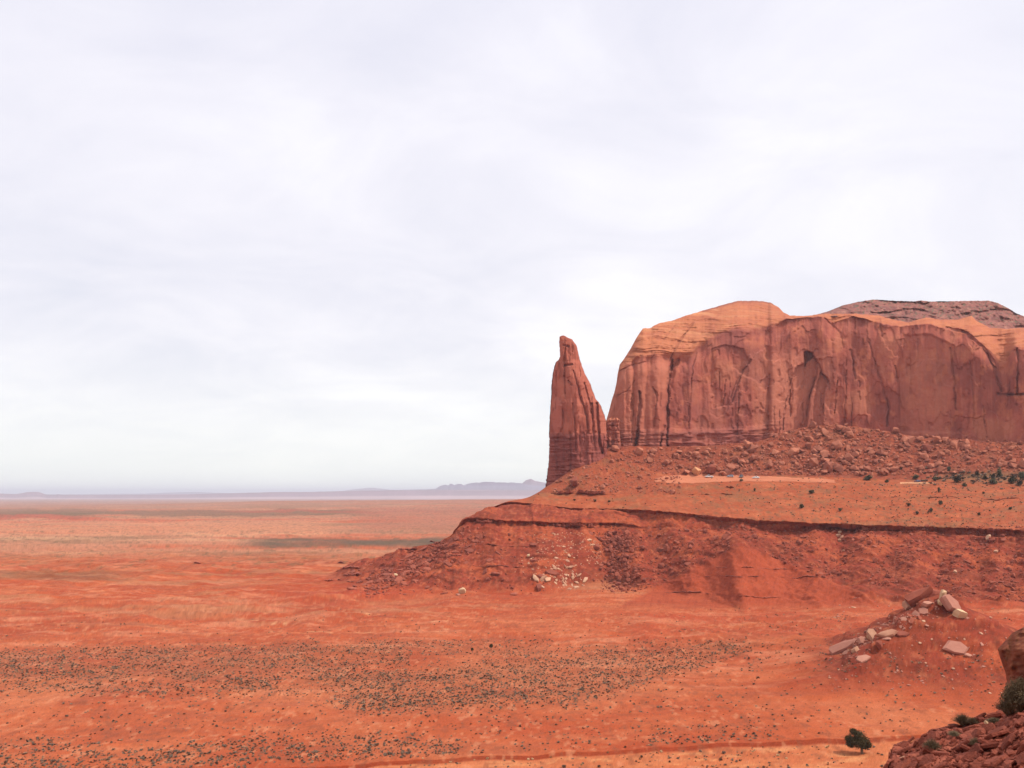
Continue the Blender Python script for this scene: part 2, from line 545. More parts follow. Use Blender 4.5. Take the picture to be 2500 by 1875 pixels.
# mound at the right
def mound(x, y):
    ax, ay, bx, by = 147.5, 306.0, 102.0, 279.0
    dx, dy = bx - ax, by - ay
    L2 = dx * dx + dy * dy
    wx = x + 2.5 * fbm(x / 14, y / 14, o=3, seed=41); wy = y + 2.5 * fbm(x / 14, y / 14, o=3, seed=42)
    t = np.clip(((wx - ax) * dx + (wy - ay) * dy) / L2, 0, 1)
    d = np.hypot(wx - ax - t * dx, wy - ay - t * dy)
    h = 25.5 * (1 - t) ** 0.9 + 1.0 * t
    m = h - 0.56 * d
    m = np.where(m > 0, m, 0) + 2.2 * np.exp(-np.abs(m) / 2.5) * (h > 0) - 2.2 * np.exp(-np.abs(25.5 - d * 0.56) / 2.5) * 0
    far = np.exp(-np.clip(-(h - 0.56 * d), 0, None) / 3.0)
    base = np.clip(h - 0.56 * d, 0, None) + 3.6 * far ** 0.3 * np.exp(-np.clip(h - 0.56 * d, 0, None) / 6.0)
    return base


near_m = (np.abs(gx - 130) < 110) & (np.abs(gy - 300) < 110)
MB = np.zeros_like(GZ)
MB[near_m] = mound(gx[near_m], gy[near_m])
# steps of harder beds round the mound
zz = MB[near_m]
hb = 5.2
fr = (zz / hb + 0.12 * fbm(gx[near_m] / 9, gy[near_m] / 9, o=3, seed=8)) % 1.0
MB[near_m] = zz + np.where(zz > 0.5, 1.3 * sstep(3, 8, zz) * (sstep(0.0, 0.12, fr) - fr), 0)

# undulation
hum = 0.9 * fbm(gx / 60, gy / 60, o=4, seed=1) + 0.22 * fbm(gx / 7, gy / 7, o=3, seed=2)
rid = fbm(gx / 70, gy / 45, o=5, seed=3, ridged=True)
bad = sstep(330, 460, gy) * sstep(1500, 900, gy) * sstep(1500, 900, Xg)
dz = on_plain * (hum + 0.7 * fbm(gx / 22, gy / 16, o=3, seed=19, ridged=True)) * sstep(60, 140, gy) * (0.6 + 0.5 * sstep(180, 320, gy))
dz = dz + on_plain * bad * (3.0 * rid + 1.6 * fbm(gx / 28, gy / 20, o=3, seed=18, ridged=True))
farz = sstep(1400, 2000, gy) * sstep(5600, 4000, gy)
dz = dz + farz * (5.5 * fbm(gx / 240, gy / 300, o=4, seed=4))
apron = sstep(1480, 1620, Xg) * sstep(300, 360, gy) * sstep(480, 430, gy) * (seg == 3)
dz = dz + apron * (2.6 * fbm(gx / 24 + 0.2 * gy / 24, gy / 60, o=4, seed=107, ridged=True))
# rills and spurs down the slope
rill = fbm(gx / 11 + 0.3 * fbm(gx / 40, gy / 40, seed=15), gy / 60, o=4, seed=6, ridged=True)
spur = fbm(gx / 32, gy / 130, o=3, seed=16, ridged=True)
rough = fbm(gx / 3.0, gy / 3.0, o=3, seed=7)
dz = dz + slope_zone * (1.5 * rill + 3.4 * spur + 0.9 * rough) * (1 - np.clip(keep * 1.2, 0, 1))
lg = (GZ + 1.3 * fbm(gx / 45, gy / 45, o=3, seed=21)) / 5.6
frl = lg % 1.0
lmask = sstep(-0.3, 0.2, fbm(gx / 60, gy / 30, o=3, seed=22))
LEDGE = slope_zone * lmask
dz = dz + LEDGE * 1.5 * (sstep(0.0, 0.10, frl) - frl)
dz = dz + bench_zone * (0.5 * fbm(gx / 25, gy / 25, o=4, seed=9) + 0.25 * rough)
dz = dz + talus_zone * (1.3 * fbm(gx / 9, gy / 9, o=4, seed=10) + 0.4 * rough)
GZ = GZ + dz + MB
gz = GZ

GP = np.stack([gx, gy, gz], -1) * S                     # metres
GY = HOR + (62.0 - gz) / np.maximum(gd if False else GD, 1e-6) * F      # pixel row each vertex falls on

# ---- pigment of the ground
def fbmk(sx, sy, seed, o=4, g=0.55): return fbm(gx / sx, gy / sy, o=o, seed=seed, g=g)


base = np.empty(GP.shape); base[:] = (0.475, 0.122, 0.055)
a = fbmk(55, 40, 51, 5)
base = lerp3(base, (0.41, 0.086, 0.038), sstep(-0.1, 0.4, a))
base = lerp3(base, (0.53, 0.18, 0.092), sstep(-0.05, -0.5, a) * 0.85)
a2 = fbmk(16, 9, 58, 5, 0.65)
base = lerp3(base, (0.37, 0.10, 0.055), sstep(0.1, 0.5, a2) * 0.6)
base = lerp3(base, (0.55, 0.19, 0.10), sstep(-0.1, -0.5, a2) * 0.5)
# redder belt below the spur
belt = sstep(300, 420, gy) * sstep(1000, 620, gy)
base = lerp3(base, (0.46, 0.078, 0.029), belt * 0.28 * sstep(-0.6, 0.4, fbmk(120, 60, 52)))
pk = fbmk(34, 9, 104, 5, 0.62)
base = lerp3(base, (0.60, 0.245, 0.155), sstep(0.08, 0.5, pk) * sstep(230, 330, gy) * 0.75)
base = lerp3(base, (0.36, 0.105, 0.062), sstep(-0.08, -0.5, pk) * sstep(200, 320, gy) * 0.6)
pk2 = fbmk(60, 18, 105, 4, 0.6)
base = lerp3(base, (0.43, 0.21, 0.125), sstep(0.1, 0.5, pk2) * sstep(330, 480, gy) * 0.6)
base = lerp3(base, (0.43, 0.08, 0.04), apron * sstep(-0.5, 0.3, fbmk(40, 22, 108, 4)) * 0.75)
base = lerp3(base, (0.40, 0.072, 0.034), sstep(560, 760, Xg) * sstep(1500, 1200, Xg) * np.exp(-((gy - 560) / 75) ** 2) * (0.65 + 0.5 * fbmk(40, 20, 118, 4)))
# pale wind-blown streaks
st = fbmk(26, 5.5, 53, 4)
base = lerp3(base, (0.66, 0.27, 0.14), sstep(0.3, 0.8, st + 0.3 * a) * sstep(250, 350, gy) * sstep(1000, 600, gy) * 0.5)
st2 = fbmk(16, 3.5, 54, 3)
base = lerp3(base, (0.74, 0.46, 0.28), sstep(0.5, 0.66, st2 + 0.35 * fbmk(120, 40, 59, 2)) * sstep(370, 400, gy) * sstep(520, 440, gy) * sstep(1300, 1050, Xg) * sstep(550, 700, Xg) * 0.6)
# far plain: tan and olive with scrub
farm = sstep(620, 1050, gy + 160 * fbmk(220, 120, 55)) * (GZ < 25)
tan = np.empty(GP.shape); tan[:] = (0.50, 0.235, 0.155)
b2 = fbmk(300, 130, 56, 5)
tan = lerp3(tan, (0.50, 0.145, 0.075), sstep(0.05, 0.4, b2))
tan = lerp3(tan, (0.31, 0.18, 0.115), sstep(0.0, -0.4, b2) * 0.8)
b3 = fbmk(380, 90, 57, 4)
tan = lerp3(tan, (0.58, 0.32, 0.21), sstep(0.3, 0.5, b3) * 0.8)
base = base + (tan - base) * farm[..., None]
# dark scrub bands
def band(x0, x1, y0, y1, seed, soft=0.25):
    w = sstep(x0 - 60, x0 + 60, Xg) * sstep(x1 + 60, x1 - 60, Xg)
    c = (y0 + y1) / 2; h = (y1 - y0) / 2
    yy = GY + 8 * fbm(Xg / 90, GY / 14, o=4, seed=seed, g=0.6)
    return w * sstep(1.3, 0.6, np.abs(yy - c) / h)


vis_plain = (gy > 700)
mott = np.clip(0.9 + 0.5 * fbm(gx / 60, gy / 60, o=4, seed=103, g=.65), 0, 1)
base = lerp3(base, (0.13, 0.102, 0.078), band(610, 1300, 1314, 1338, 61) * vis_plain * 0.95 * mott)
base = lerp3(base, (0.17, 0.11, 0.066), band(-400, 300, 1392, 1416, 62) * (gy > 500) * 0.5)
base = lerp3(base, (0.185, 0.12, 0.08), band(-900, 900, 1243, 1258, 63) * (gy > 1000) * 0.75)
base = lerp3(base, (0.20, 0.135, 0.085), band(-900, 250, 1249, 1259, 64) * (gy > 1000) * 0.75)
base = lerp3(base, (0.58, 0.27, 0.165), band(-400, 800, 1272, 1305, 65) * (gy > 900) * 0.6)
base = lerp3(base, (0.66, 0.40, 0.26), band(-300, 250, 1312, 1318, 66) * (gy > 900) * 0.55 * mott)
base = lerp3(base, (0.66, 0.40, 0.26), band(430, 800, 1301, 1307, 67) * (gy > 900) * 0.5 * mott)
base = lerp3(base, (0.42, 0.09, 0.055), band(-100, 230, 1258, 1268, 68) * (gy > 900) * 0.7)
base = lerp3(base, (0.42, 0.10, 0.06), band(560, 1200, 1246, 1252, 69) * (gy > 900) * 0.6)
base = lerp3(base, (0.40, 0.16, 0.11), band(880, 1300, 1235, 1300, 70) * (gy > 900) * 0.7)
# scrub speckle too small for single plants
spk = vnoise(gx / 5, gy / 12, seed=71) + 0.5 * (rng.random(GD.shape) - 0.5)
base = lerp3(base, (0.17, 0.12, 0.07), sstep(0.35, 0.8, spk) * sstep(560, 800, gy) * sstep(4800, 3000, gy) * (GZ < 25) * 0.6)
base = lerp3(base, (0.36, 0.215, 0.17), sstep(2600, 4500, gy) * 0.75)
# slope: browner red, grey scree, dark ledges
sl = np.clip(slope_zone + sstep(1, 5, MB), 0, 1)
sc = np.empty(GP.shape); sc[:] = (0.30, 0.059, 0.036)
e = fbmk(20, 20, 81, 5)
sc = lerp3(sc, (0.29, 0.068, 0.038), sstep(0.0, 0.45, e))
sc = lerp3(sc, (0.46, 0.115, 0.052), sstep(0.0, -0.5, e) * 0.8)
sc = lerp3(sc, (0.22, 0.075, 0.05), sstep(0.2, 0.5, fbmk(4, 4, 82, 4, .65)) * 0.6)
sc = lerp3(sc, (0.50, 0.17, 0.09), sstep(0.45, 0.7, fbmk(2.2, 2.2, 84, 2)) * 0.5)
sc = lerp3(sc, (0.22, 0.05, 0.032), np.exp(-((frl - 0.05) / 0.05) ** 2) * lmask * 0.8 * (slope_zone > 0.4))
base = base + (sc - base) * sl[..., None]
# bench
bz = np.clip(bench_zone + (seg == 8) * sstep(1180, 1300, Xg) + talus_zone, 0, 1)
bc = np.empty(GP.shape); bc[:] = (0.40, 0.105, 0.052)
e = fbmk(30, 14, 91, 5)
bc = lerp3(bc, (0.36, 0.145, 0.078), sstep(0.05, 0.4, e) * 0.8)
bc = lerp3(bc, (0.50, 0.16, 0.08), sstep(0.0, -0.45, e) * 0.7)
bc = lerp3(bc, (0.20, 0.125, 0.075), sstep(0.42, 0.75, vnoise(gx / 1.6, gy / 4.0, seed=92)) * 0.6 * (seg <= 11) * sstep(1500, 1900, Xg))
tc_ = np.empty(GP.shape); tc_[:] = (0.29, 0.078, 0.05)
tc_ = lerp3(tc_, (0.28, 0.10, 0.066), sstep(0.0, 0.4, fbmk(8, 8, 93, 4)))
tc_ = lerp3(tc_, (0.42, 0.13, 0.075), sstep(0.15, 0.5, fbmk(5, 5, 94, 3)) * 0.6)
bc = bc + (tc_ - bc) * talus_zone[..., None]
cone = ((seg >= 10) & (seg <= 12)) * sstep(1660, 1560, Xg)
bc = lerp3(bc, (0.35, 0.09, 0.052), cone * (0.6 + 0.5 * fbmk(6, 6, 101, 4, .65)))
# grey-green brush belt at the right under the talus
bc = lerp3(bc, (0.20, 0.135, 0.08), sstep(2250, 2380, Xg) * np.exp(-((GY - 1165 + 6 * fbm(Xg / 40, GY / 8, seed=96)) / 13) ** 2) * 0.85)
base = base + (bc - base) * bz[..., None]
# rims
rim = ((seg == 6) | (seg == 8)).astype(float) * sstep(1120, 1180, Xg)
base = lerp3(base, (0.33, 0.08, 0.045), rim * 0.8)
# wash bed, and red bank with its shadow line darkened into the pigment
bank = (seg == 2).astype(float)
base = lerp3(base, (0.29, 0.055, 0.026), bank * (0.8 + 0.2 * fbmk(6, 6, 117, 3)))
bed = (seg <= 1) * sstep(100, 150, gy)
base = lerp3(base, (0.72, 0.42, 0.22), bed * 0.7 * sstep(0.15, 0.5, fbmk(9, 2.2, 106, 4)))
base = lerp3(base, (0.62, 0.245, 0.12), bed * (0.45 + 0.3 * sstep(-0.2, 0.4, fbmk(14, 4, 97, 4))))
def shrub_map():
    """how thick the sagebrush stands over the visible plain, on a raster of photo pixels"""
    X, Y = np.meshgrid(np.arange(-60, 2500, 4.0), np.arange(1470, 1910, 2.0))
    n = fbm(X / 120, Y / 16, o=3, seed=201)
    n2 = fbm(X / 45, Y / 9, o=3, seed=202, g=0.6)
    d = np.full(X.shape, 0.05)
    c = np.interp(X, [820, 900, 1150, 1400, 1600, 1780], [1690, 1690, 1672, 1650, 1615, 1585])
    h = np.interp(X, [780, 900, 1150, 1400, 1600, 1780, 1830], [40, 52, 60, 70, 50, 24, 5])
    d = np.maximum(d, (X > 760) * (X < 1840) * sstep(760, 900, X) * sstep(1.35, 0.5, np.abs(Y - c) / h) * (0.75 + 0.6 * n2))
    q = sstep(1562, 1590, Y + (X - 400) * 0.02) * sstep(1715, 1650, Y)
    d = np.maximum(d, (X < 1000) * q * (0.95 + 1.2 * n) * (0.85 + 0.6 * n2))
    d = np.maximum(d, (X > 850) * (X < 1350) * (Y > 1560) * (Y < 1600) * (0.5 + 0.6 * n))
    c = np.interp(X, [230, 600, 850, 1100], [1862, 1835, 1825, 1830])
    hh = np.interp(X, [200, 700, 1000, 1120], [22, 45, 48, 15])
    d = np.maximum(d, (X < 1120) * sstep(1.25, 0.4, np.abs(Y - c) / hh) * (0.30 + 0.5 * n2))
    d = np.where((X < 260) & (Y > 1800), np.maximum(d, 0.25 + n * 0.5), d)
    d = np.where((X > 1580) & (X < 1900) & (Y > 1770) & (Y < 1822), np.maximum(d, 0.16 + 0.25 * n2), d)
    d = np.where((X > 1800) & (X < 2080) & (Y > 1480) & (Y < 1640), np.maximum(d, 0.14 + 0.3 * n2), d)
    d = np.where((X > 1850) & (Y > 1640), d * 0.6, d)
    wash = np.interp(X, [0, 780, 1000, 1500, 1800, 2050, 2500], [1930, 1871, 1857, 1835, 1817, 1807, 1801])
    d = np.where(np.abs(Y - wash) < 9, 0, np.where(Y > wash, 0.04, d))
    d = np.where(Y < 1500, d * 0.4, d)
    # the same ground holds fewer plants per pixel the nearer it lies
    return d


SMAP = shrub_map()


lit = SMAP[np.clip((GY - 1470) / 2, 0, SMAP.shape[0] - 1).astype(int), np.clip((Xg + 60) / 4, 0, SMAP.shape[1] - 1).astype(int)] * (GY > 1472) * (GY < 1908) * (GZ < 9)
lit = gauss1(np.clip(lit, 0, 1), 2.0, 0)
base = lerp3(base, (0.30, 0.125, 0.078), lit * 0.55)
# sandy car flat and the pale strip further right
def flatmask(x, y):
    top = np.interp(x, [1600, 1640, 1700, 1800, 1900, 2000, 2040], [1170, 1163, 1161, 1163, 1166, 1171, 1174])
    bot = np.interp(x, [1600, 1640, 1700, 1800, 1900, 2000, 2040], [1176, 1181, 1180, 1175, 1176, 1178, 1179])
    return (x > 1600) & (x < 2040) & (y > top - 3) & (y < bot)


FLr = (seg >= 10) & (seg <= 11) & (Xg > 1640) & (Xg < 2000) & (GY > 1158) & (GY < 1182)
FL = flatmask(Xg + 8 * fbm(gx / 12, gy / 12, seed=98), GY + 1.6 * fbm(gx / 6, gy / 6, seed=99)) & (seg >= 9) & (seg <= 12)
gr = vnoise(gx / 1.0, gy / 2.0, seed=111) * 0.6 + vnoise(gx / 2.3, gy / 4.6, seed=112) * 0.6
nearw = sstep(700, 420, gy) * sstep(1.5, 0.3, MB) * (1 - np.clip(slope_zone, 0, 1))
base = lerp3(base, (0.27, 0.095, 0.058), sstep(0.28, 0.75, gr) * 0.55 * nearw)
base = lerp3(base, (0.62, 0.29, 0.18), sstep(-0.34, -0.8, gr) * 0.5 * nearw)
tri = sstep(-14, 8, GY - 1334) * sstep(-16, 10, Xg - (1812 - (GY - 1332) * 2.0)) * sstep(-16, 10, (1812 + (GY - 1332) * 2.4) - Xg) * (seg >= 3) * (seg <= 5) * sstep(1500, 1470, GY)
ril = fbm(Xg / 7 + (GY - 1330) * 0.02, GY / 60, o=3, seed=121, ridged=True)
base = lerp3(base, (0.40, 0.086, 0.044), tri * 0.85)
base = lerp3(base, (0.29, 0.06, 0.035), tri * sstep(0.35, 0.8, ril) * 0.5)
# stones and shadow painted in, too small to build, on every bank and slope
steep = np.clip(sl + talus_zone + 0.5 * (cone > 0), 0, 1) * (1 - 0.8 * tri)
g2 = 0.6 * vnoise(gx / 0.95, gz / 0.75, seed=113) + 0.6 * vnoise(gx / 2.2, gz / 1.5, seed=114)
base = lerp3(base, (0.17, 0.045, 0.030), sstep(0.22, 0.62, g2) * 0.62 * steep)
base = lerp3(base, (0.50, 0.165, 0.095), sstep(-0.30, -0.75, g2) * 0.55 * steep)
g3 = 0.6 * vnoise(gx / 1.6, gy / 4.5, seed=115) + 0.6 * vnoise(gx / 4, gy / 9, seed=116)
flat = np.clip(bench_zone - talus_zone, 0, 1) * ~FLr
base = lerp3(base, (0.27, 0.13, 0.08), sstep(0.15, 0.6, g3) * 0.6 * flat)
base = lerp3(base, (0.52, 0.20, 0.115), sstep(-0.3, -0.7, g3) * 0.4 * flat)
base = base * (1 + 0.26 * (rng.random(GD.shape) - 0.5) + 0.10 * fbm(gx / 2.5, gy / 4, o=3, seed=100))[..., None]
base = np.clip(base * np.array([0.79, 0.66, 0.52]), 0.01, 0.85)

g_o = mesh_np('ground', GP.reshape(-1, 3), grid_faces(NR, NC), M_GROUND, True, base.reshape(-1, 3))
tag(g_o, kind='structure')

GYT = np.ascontiguousarray(GY.T)
GDT = np.ascontiguousarray(GD.T)


# columns/rows lookup: the first ground point met when looking from row Y upwards
def at(X, Y, dmin=30.0):
    fi = np.interp(X, Xc, np.arange(NC))
    i = int(min(max(fi, 0), NC - 2)); f = fi - i
    yy = GYT[i] * (1 - f) + GYT[i + 1] * f
    dd = GDT[i]
    ok = np.where((yy[:-1] >= Y) & (yy[1:] < Y) & (dd[:-1] > dmin))[0]
    if len(ok) == 0: return None
    j = int(ok[0])
    t = (yy[j] - Y) / max(yy[j] - yy[j + 1], 1e-6)
    p0 = GP[j, i] * (1 - f) + GP[j, i + 1] * f
    p1 = GP[j + 1, i] * (1 - f) + GP[j + 1, i + 1] * f
    p = p0 * (1 - t) + p1 * t
    ex = GP[j, min(i + 2, NC - 1)] - GP[j, max(i - 1, 0)]
    ey = GP[min(j + 2, NR - 1), i] - GP[max(j - 1, 0), i]
    nrm = Vector(np.cross(ex, ey)).normalized()
    if nrm.z < 0: nrm = -nrm
    return Vector(p), nrm


def pxm(D): return D / S / F * S        # metres per photo pixel at depth D (metres)


def patch(name, mask, colr, lift=0.06):
    """a sheet lying on the ground where mask is true"""
    f = grid_faces(NR, NC)
    mk = mask.ravel()
    f = f[mk[f].all(1)]
    ids = np.unique(f)
    mp = np.full(NR * NC, -1); mp[ids] = np.arange(len(ids))
    v = GP.reshape(-1, 3)[ids].copy(); v[:, 2] += lift
    n = fbm(v[:, 0] / 9, v[:, 1] / 4, o=4, seed=5)
    c = np.array(colr)[None, :] * (1 + 0.16 * n[:, None])
    o = mesh_np(name, v, mp[f], M_GROUND, True, c)
    return tag(o, kind='structure')


patch('dirt_road', FL, (0.47, 0.16, 0.082))
FL2 = (Xg > 2195) & (Xg < 2282) & (np.abs(GY - 1179 - 0.8 * fbm(gx / 9, gy / 9, seed=3)) < 2.0) & (seg >= 9) & (seg <= 12)
patch('sand_track', FL2, (0.56, 0.27, 0.14))

# ------------------------------------------------------------------ the mesa
def pdist(PX, PY, pts):
    """distance in photo pixels to a polyline"""
    best = np.full(PX.shape, 1e9)
    for (x0, y0), (x1, y1) in zip(pts[:-1], pts[1:]):
        dx, dy = x1 - x0, y1 - y0
        t = np.clip(((PX - x0) * dx + (PY - y0) * dy) / (dx * dx + dy * dy + 1e-9), 0, 1)
        best = np.minimum(best, np.hypot(PX - x0 - t * dx, PY - y0 - t * dy))
    return best


def make_mesa():
    Xm = np.concatenate([np.arange(1478, 1530, 1.3), np.arange(1530, 2560, 1.9), np.linspace(2560, 3100, 50)])
    sky = np.array([(1478, 1035), (1482, 1020), (1487, 1003), (1493, 978), (1500, 957), (1505, 935), (1508, 912), (1513, 890), (1528, 870), (1540, 850), (1548, 835), (1560, 815),
                    (1570, 802), (1590, 800), (1600, 793), (1612, 788), (1640, 783), (1670, 772), (1700, 763), (1720, 757), (1745, 750), (1780, 740), (1800, 735), (1845, 734),
                    (1880, 738), (1900, 750), (1915, 764), (1928, 771), (1966, 771), (2016, 766), (2085, 766), (2145, 770), (2175, 779), (2218, 787), (2261, 775), (2298, 780),
                    (2341, 780), (2360, 774), (2372, 771), (2382, 782), (2417, 800), (2460, 803), (2500, 800), (2600, 812), (2800, 850), (3100, 900)], float)
    edge = np.array([(1478, 1040), (1490, 1000), (1500, 968), (1507, 935), (1513, 905), (1530, 890), (1560, 880), (1620, 875), (1660, 880), (1690, 878), (1702, 858), (1735, 835), (1770, 815),
                     (1800, 808), (1830, 812), (1860, 805), (1900, 796), (1915, 782), (1960, 776), (2000, 774), (2040, 790), (2085, 772), (2145, 790), (2200, 798), (2260, 790), (2300, 803),
                     (2340, 802), (2365, 815), (2400, 848), (2420, 866), (2440, 905), (2455, 900), (2475, 850), (2500, 855), (2600, 870), (2800, 900), (3100, 940)], float)
    bas = np.array([(1478, 1100), (1560, 1106), (1720, 1104), (1850, 1098), (1900, 1080), (1966, 1062), (2049, 1058), (2149, 1070), (2231, 1082), (2314, 1085), (2397, 1090), (2500, 1096), (3100, 1100)], float)
    Db = np.array([(1478, 816), (1560, 812), (1640, 812), (1720, 814), (1850, 822), (1900, 836), (1966, 845), (2049, 846), (2149, 840), (2231, 824), (2314, 808), (2397, 793), (2500, 776), (3100, 740)], float)
    off = np.array([(1478, 3), (1510, 0), (1600, -3), (1625, -2), (1650, -2), (1690, 0), (1712, 8), (1850, 10), (1876, 10), (1884, 3), (2030, 4), (2120, 3), (2150, 6), (2200, 9), (2330, 9), (2425, 4), (2447, -6), (2500, -9), (3100, -8)], float)
    rec = np.array([(1478, 2), (1510, 14), (1560, 34), (1640, 60), (1750, 82), (1850, 88), (1900, 60), (1930, 16), (2080, 10), (2150, 22), (2250, 32), (2350, 38), (2420, 60), (2500, 66), (3100, 66)], float)
    ip = lambda a: np.interp(Xm, a[:, 0], a[:, 1])
    ys = ip(sky) + 1.3 * fbm(Xm / 7, Xm * 0, o=4, seed=4, g=0.6) * sstep(1480, 1520, Xm)
    ye = np.maximum(gauss1(ip(edge), 2.0) + 3.5 * fbm(Xm / 16, Xm * 0 + 5, o=4, seed=9, g=0.6) * sstep(1510, 1560, Xm), ys + 2.5)
    yb = ip(bas)
    d0 = gauss1(ip(Db), 8) + gauss1(ip(off), 2.0)
    rc = gauss1(ip(rec), 6)
    # round the left end away from the viewer
    e = np.clip((1532 - Xm) / 56, 0, 0.995)
    d0 = d0 + 26 * (1 - np.sqrt(1 - e ** 2))
    n1, n2 = 215, 95
    t1 = np.linspace(0, 1, n1)[:, None]
    t2 = np.linspace(0, 1, n2 + 1)[1:, None]
    PX = np.broadcast_to(Xm, (n1 + n2, len(Xm)))
    PY = np.concatenate([yb + (ye - yb) * t1, ye + (ys - ye) * t2])
    D = np.concatenate([d0 + 13 * t1 ** 1.2, d0 + 13 + rc * (0.12 * t2 + 0.88 * t2 ** 1.5)])
    wall = np.concatenate([np.ones((n1, 1)), 1 - sstep(0, 0.22, t2)]) * np.ones_like(D)
    dome = 1 - wall
    D = D + np.concatenate([6.0 * sstep(0.80, 1.0, t1) ** 2 * np.ones((1, len(Xm))), 6.0 * np.ones((n2, len(Xm)))])
    # --- relief of the wall
    px, py = PX, PY
    wpx = px + 5 * fbm(px / 30, py / 45, o=3, seed=31)
    rel = 7.0 * fbm(wpx / 75, py / 420, o=3, seed=32) + (2.4 - 1.3 * sstep(1660, 1740, px)) * fbm(wpx / 34, py / 320, o=2, seed=33, ridged=True)
    rel = rel + 0.6 * fbm(px / 7, py / 30, o=3, seed=34) + 0.4 * fbm(px / 8, py / 7, o=4, seed=35)
    # spalled slabs: sharp-edged steps
    sl = fbm(wpx / 42, py / 70, o=4, seed=36)
    calm = 0.35 + 0.65 * sstep(1640, 1720, px)
    rel = rel + calm * (1.3 * sstep(0.0, 0.04, sl) + 1.2 * sstep(0.25, 0.29, fbm(wpx / 55 + 9, py / 110, o=3, seed=37))) + 0.8 * sstep(0.22, 0.27, fbm(wpx / 20 + 3, py / 70, o=3, seed=48))
    # left buttresses: stronger vertical joints
    lb = sstep(1700, 1640, px)
    rel = rel + lb * 4.2 * fbm(wpx / 26, py / 500, o=2, seed=38, ridged=True)
    # thin-bedded dark beds at the foot
    up = (yb - 0) - py
    low = sstep(64, 46, up + 9 * fbm(px / 25, py / 60, o=3, seed=49)) * sstep(1960, 1840, px) * np.clip(0.7 + 0.6 * fbm(px / 30, py / 12, o=3, seed=53), 0.1, 1)
    bd = vnoise(py / 3.4 + 2.2 * fbm(px / 70, py / 60, o=4, seed=39, g=0.6), px / 70, seed=40) * np.clip(0.7 + 1.0 * fbm(px / 22, py / 9, o=3, seed=54), 0.1, 1.3)
    rel = rel * (1 - 0.35 * low) + low * (1.5 * np.sign(bd) * np.abs(bd) ** 0.5 - 2.0)
    rel_w = rel * wall
    # crossbeds of the dome
    cb = py + 0.16 * (px - 1700) * np.where(px < 1950, -0.35, 0.6) + 9 * fbm(px / 70, py / 30, o=3, seed=43)
    rel_d = 3.0 * fbm(px / 34, py / 18, o=4, seed=44) + 1.5 * sstep(-0.3, 0.5, vnoise(cb / 6.5, px / 130, seed=45)) + 0.9 * vnoise(cb / 2.2, px / 60, seed=46) + 1.2 * fbm(px / 9, py / 6, o=3, seed=47)
    edge_fade = np.concatenate([np.ones((n1, 1)), 1 - sstep(0.85, 1.0, t2) * 0.8]) * np.ones_like(D)
    D2 = D + rel_w + rel_d * dome * edge_fade
    DARK = np.zeros_like(D)
    PALE = np.zeros_like(D)

    def crack(pts, w, dep, dark=0.0):
        nonlocal D2, DARK
        sd = int(pts[0][0]) % 97
        d = pdist(px + 3.2 * fbm(px / 12, py / 14, o=3, seed=sd), py, pts)
        wv = w * np.clip(0.85 + 0.8 * fbm(px / 30, py / 18, o=3, seed=sd + 3), 0.3, 1.4)
        g = np.exp(-(d / wv) ** 4)
        D2 = D2 + dep * 0.8 * g * np.clip(0.9 + 0.6 * fbm(px / 40, py / 24, o=2, seed=sd + 7), 0.35, 1.2)
        DARK = np.maximum(DARK, 0.8 * dark * np.exp(-(d / (w * 1.4)) ** 2))

    crack([(1912, 1050), (1918, 985), (1930, 930), (1944, 898)], 1.8, 2.5, 0.35)
    crack([(1983, 860), (1998, 888), (2006, 912), (2023, 928), (2026, 950)], 2.0, 3.0, 0.4)
    crack([(1992, 920), (1979, 960), (1972, 1015)], 2.0, 3.0, 0.35)
    crack([(1513, 905), (1540, 893), (1575, 884)], 2.0, 2.5, 0.2)
    crack([(1500, 968), (1530, 955), (1548, 930)], 1.6, 2.0, 0.15)
    crack([(1561, 955), (1562, 985), (1557, 1040), (1553, 1104)], 3.6, 9, 0.5)
    crack([(1595, 945), (1604, 965), (1601, 1000), (1598, 1040)], 2.0, 4)
    crack([(1622, 1040), (1612, 1080), (1610, 1104)], 3.0, 5, 0.3)
    crack([(1642, 878), (1634, 925), (1630, 1000), (1628, 1104)], 3.4, 8, 0.45)
    crack([(1655, 880), (1642, 900), (1640, 920)], 5.0, 6, 0.3)
    crack([(1692, 788), (1668, 820), (1650, 848), (1638, 876)], 2.4, 3.6, 0.35)
    crack([(1648, 795), (1622, 825), (1600, 855), (1590, 875)], 1.6, 1.5, 0.15)
    crack([(1832, 878), (1812, 910), (1797, 955), (1786, 985)], 2.0, 3.5, 0.35)
    crack([(1700, 862), (1690, 900), (1686, 960), (1680, 1040)], 2.0, 2.2)
    crack([(1878, 915), (1877, 980), (1873, 1050)], 1.8, 2.5, 0.2)
    crack([(2075, 855), (2083, 890), (2090, 925)], 2.6, 3.0, 0.25)
    crack([(2122, 835), (2138, 890), (2158, 950), (2170, 1000), (2165, 1040)], 2.2, 3.2, 0.25)
    crack([(2320, 850), (2328, 920), (2335, 1000)], 2.6, 2.6, 0.2)
    crack([(2222, 865), (2223, 940)], 1.6, 1.4, 0.1)
    crack([(2368, 880), (2377, 960), (2379, 1040)], 2.0, 1.8, 0.1)
    crack([(2310, 800), (2360, 812), (2402, 850), (2428, 900), (2446, 955)], 3.5, 4.5, 0.2)
    crack([(2440, 962), (2470, 964), (2500, 962), (2540, 964)], 2.6, 5.0, 0.5)
    crack([(2484, 850), (2486, 900), (2484, 960)], 2.5, 4.0, 0.2)
    crack([(2010, 775), (2050, 812), (2060, 850)], 2.5, 2.0)
    crack([(2147, 780), (2152, 820)], 3.0, 3.0, 0.3)

    rj = random.Random(17)
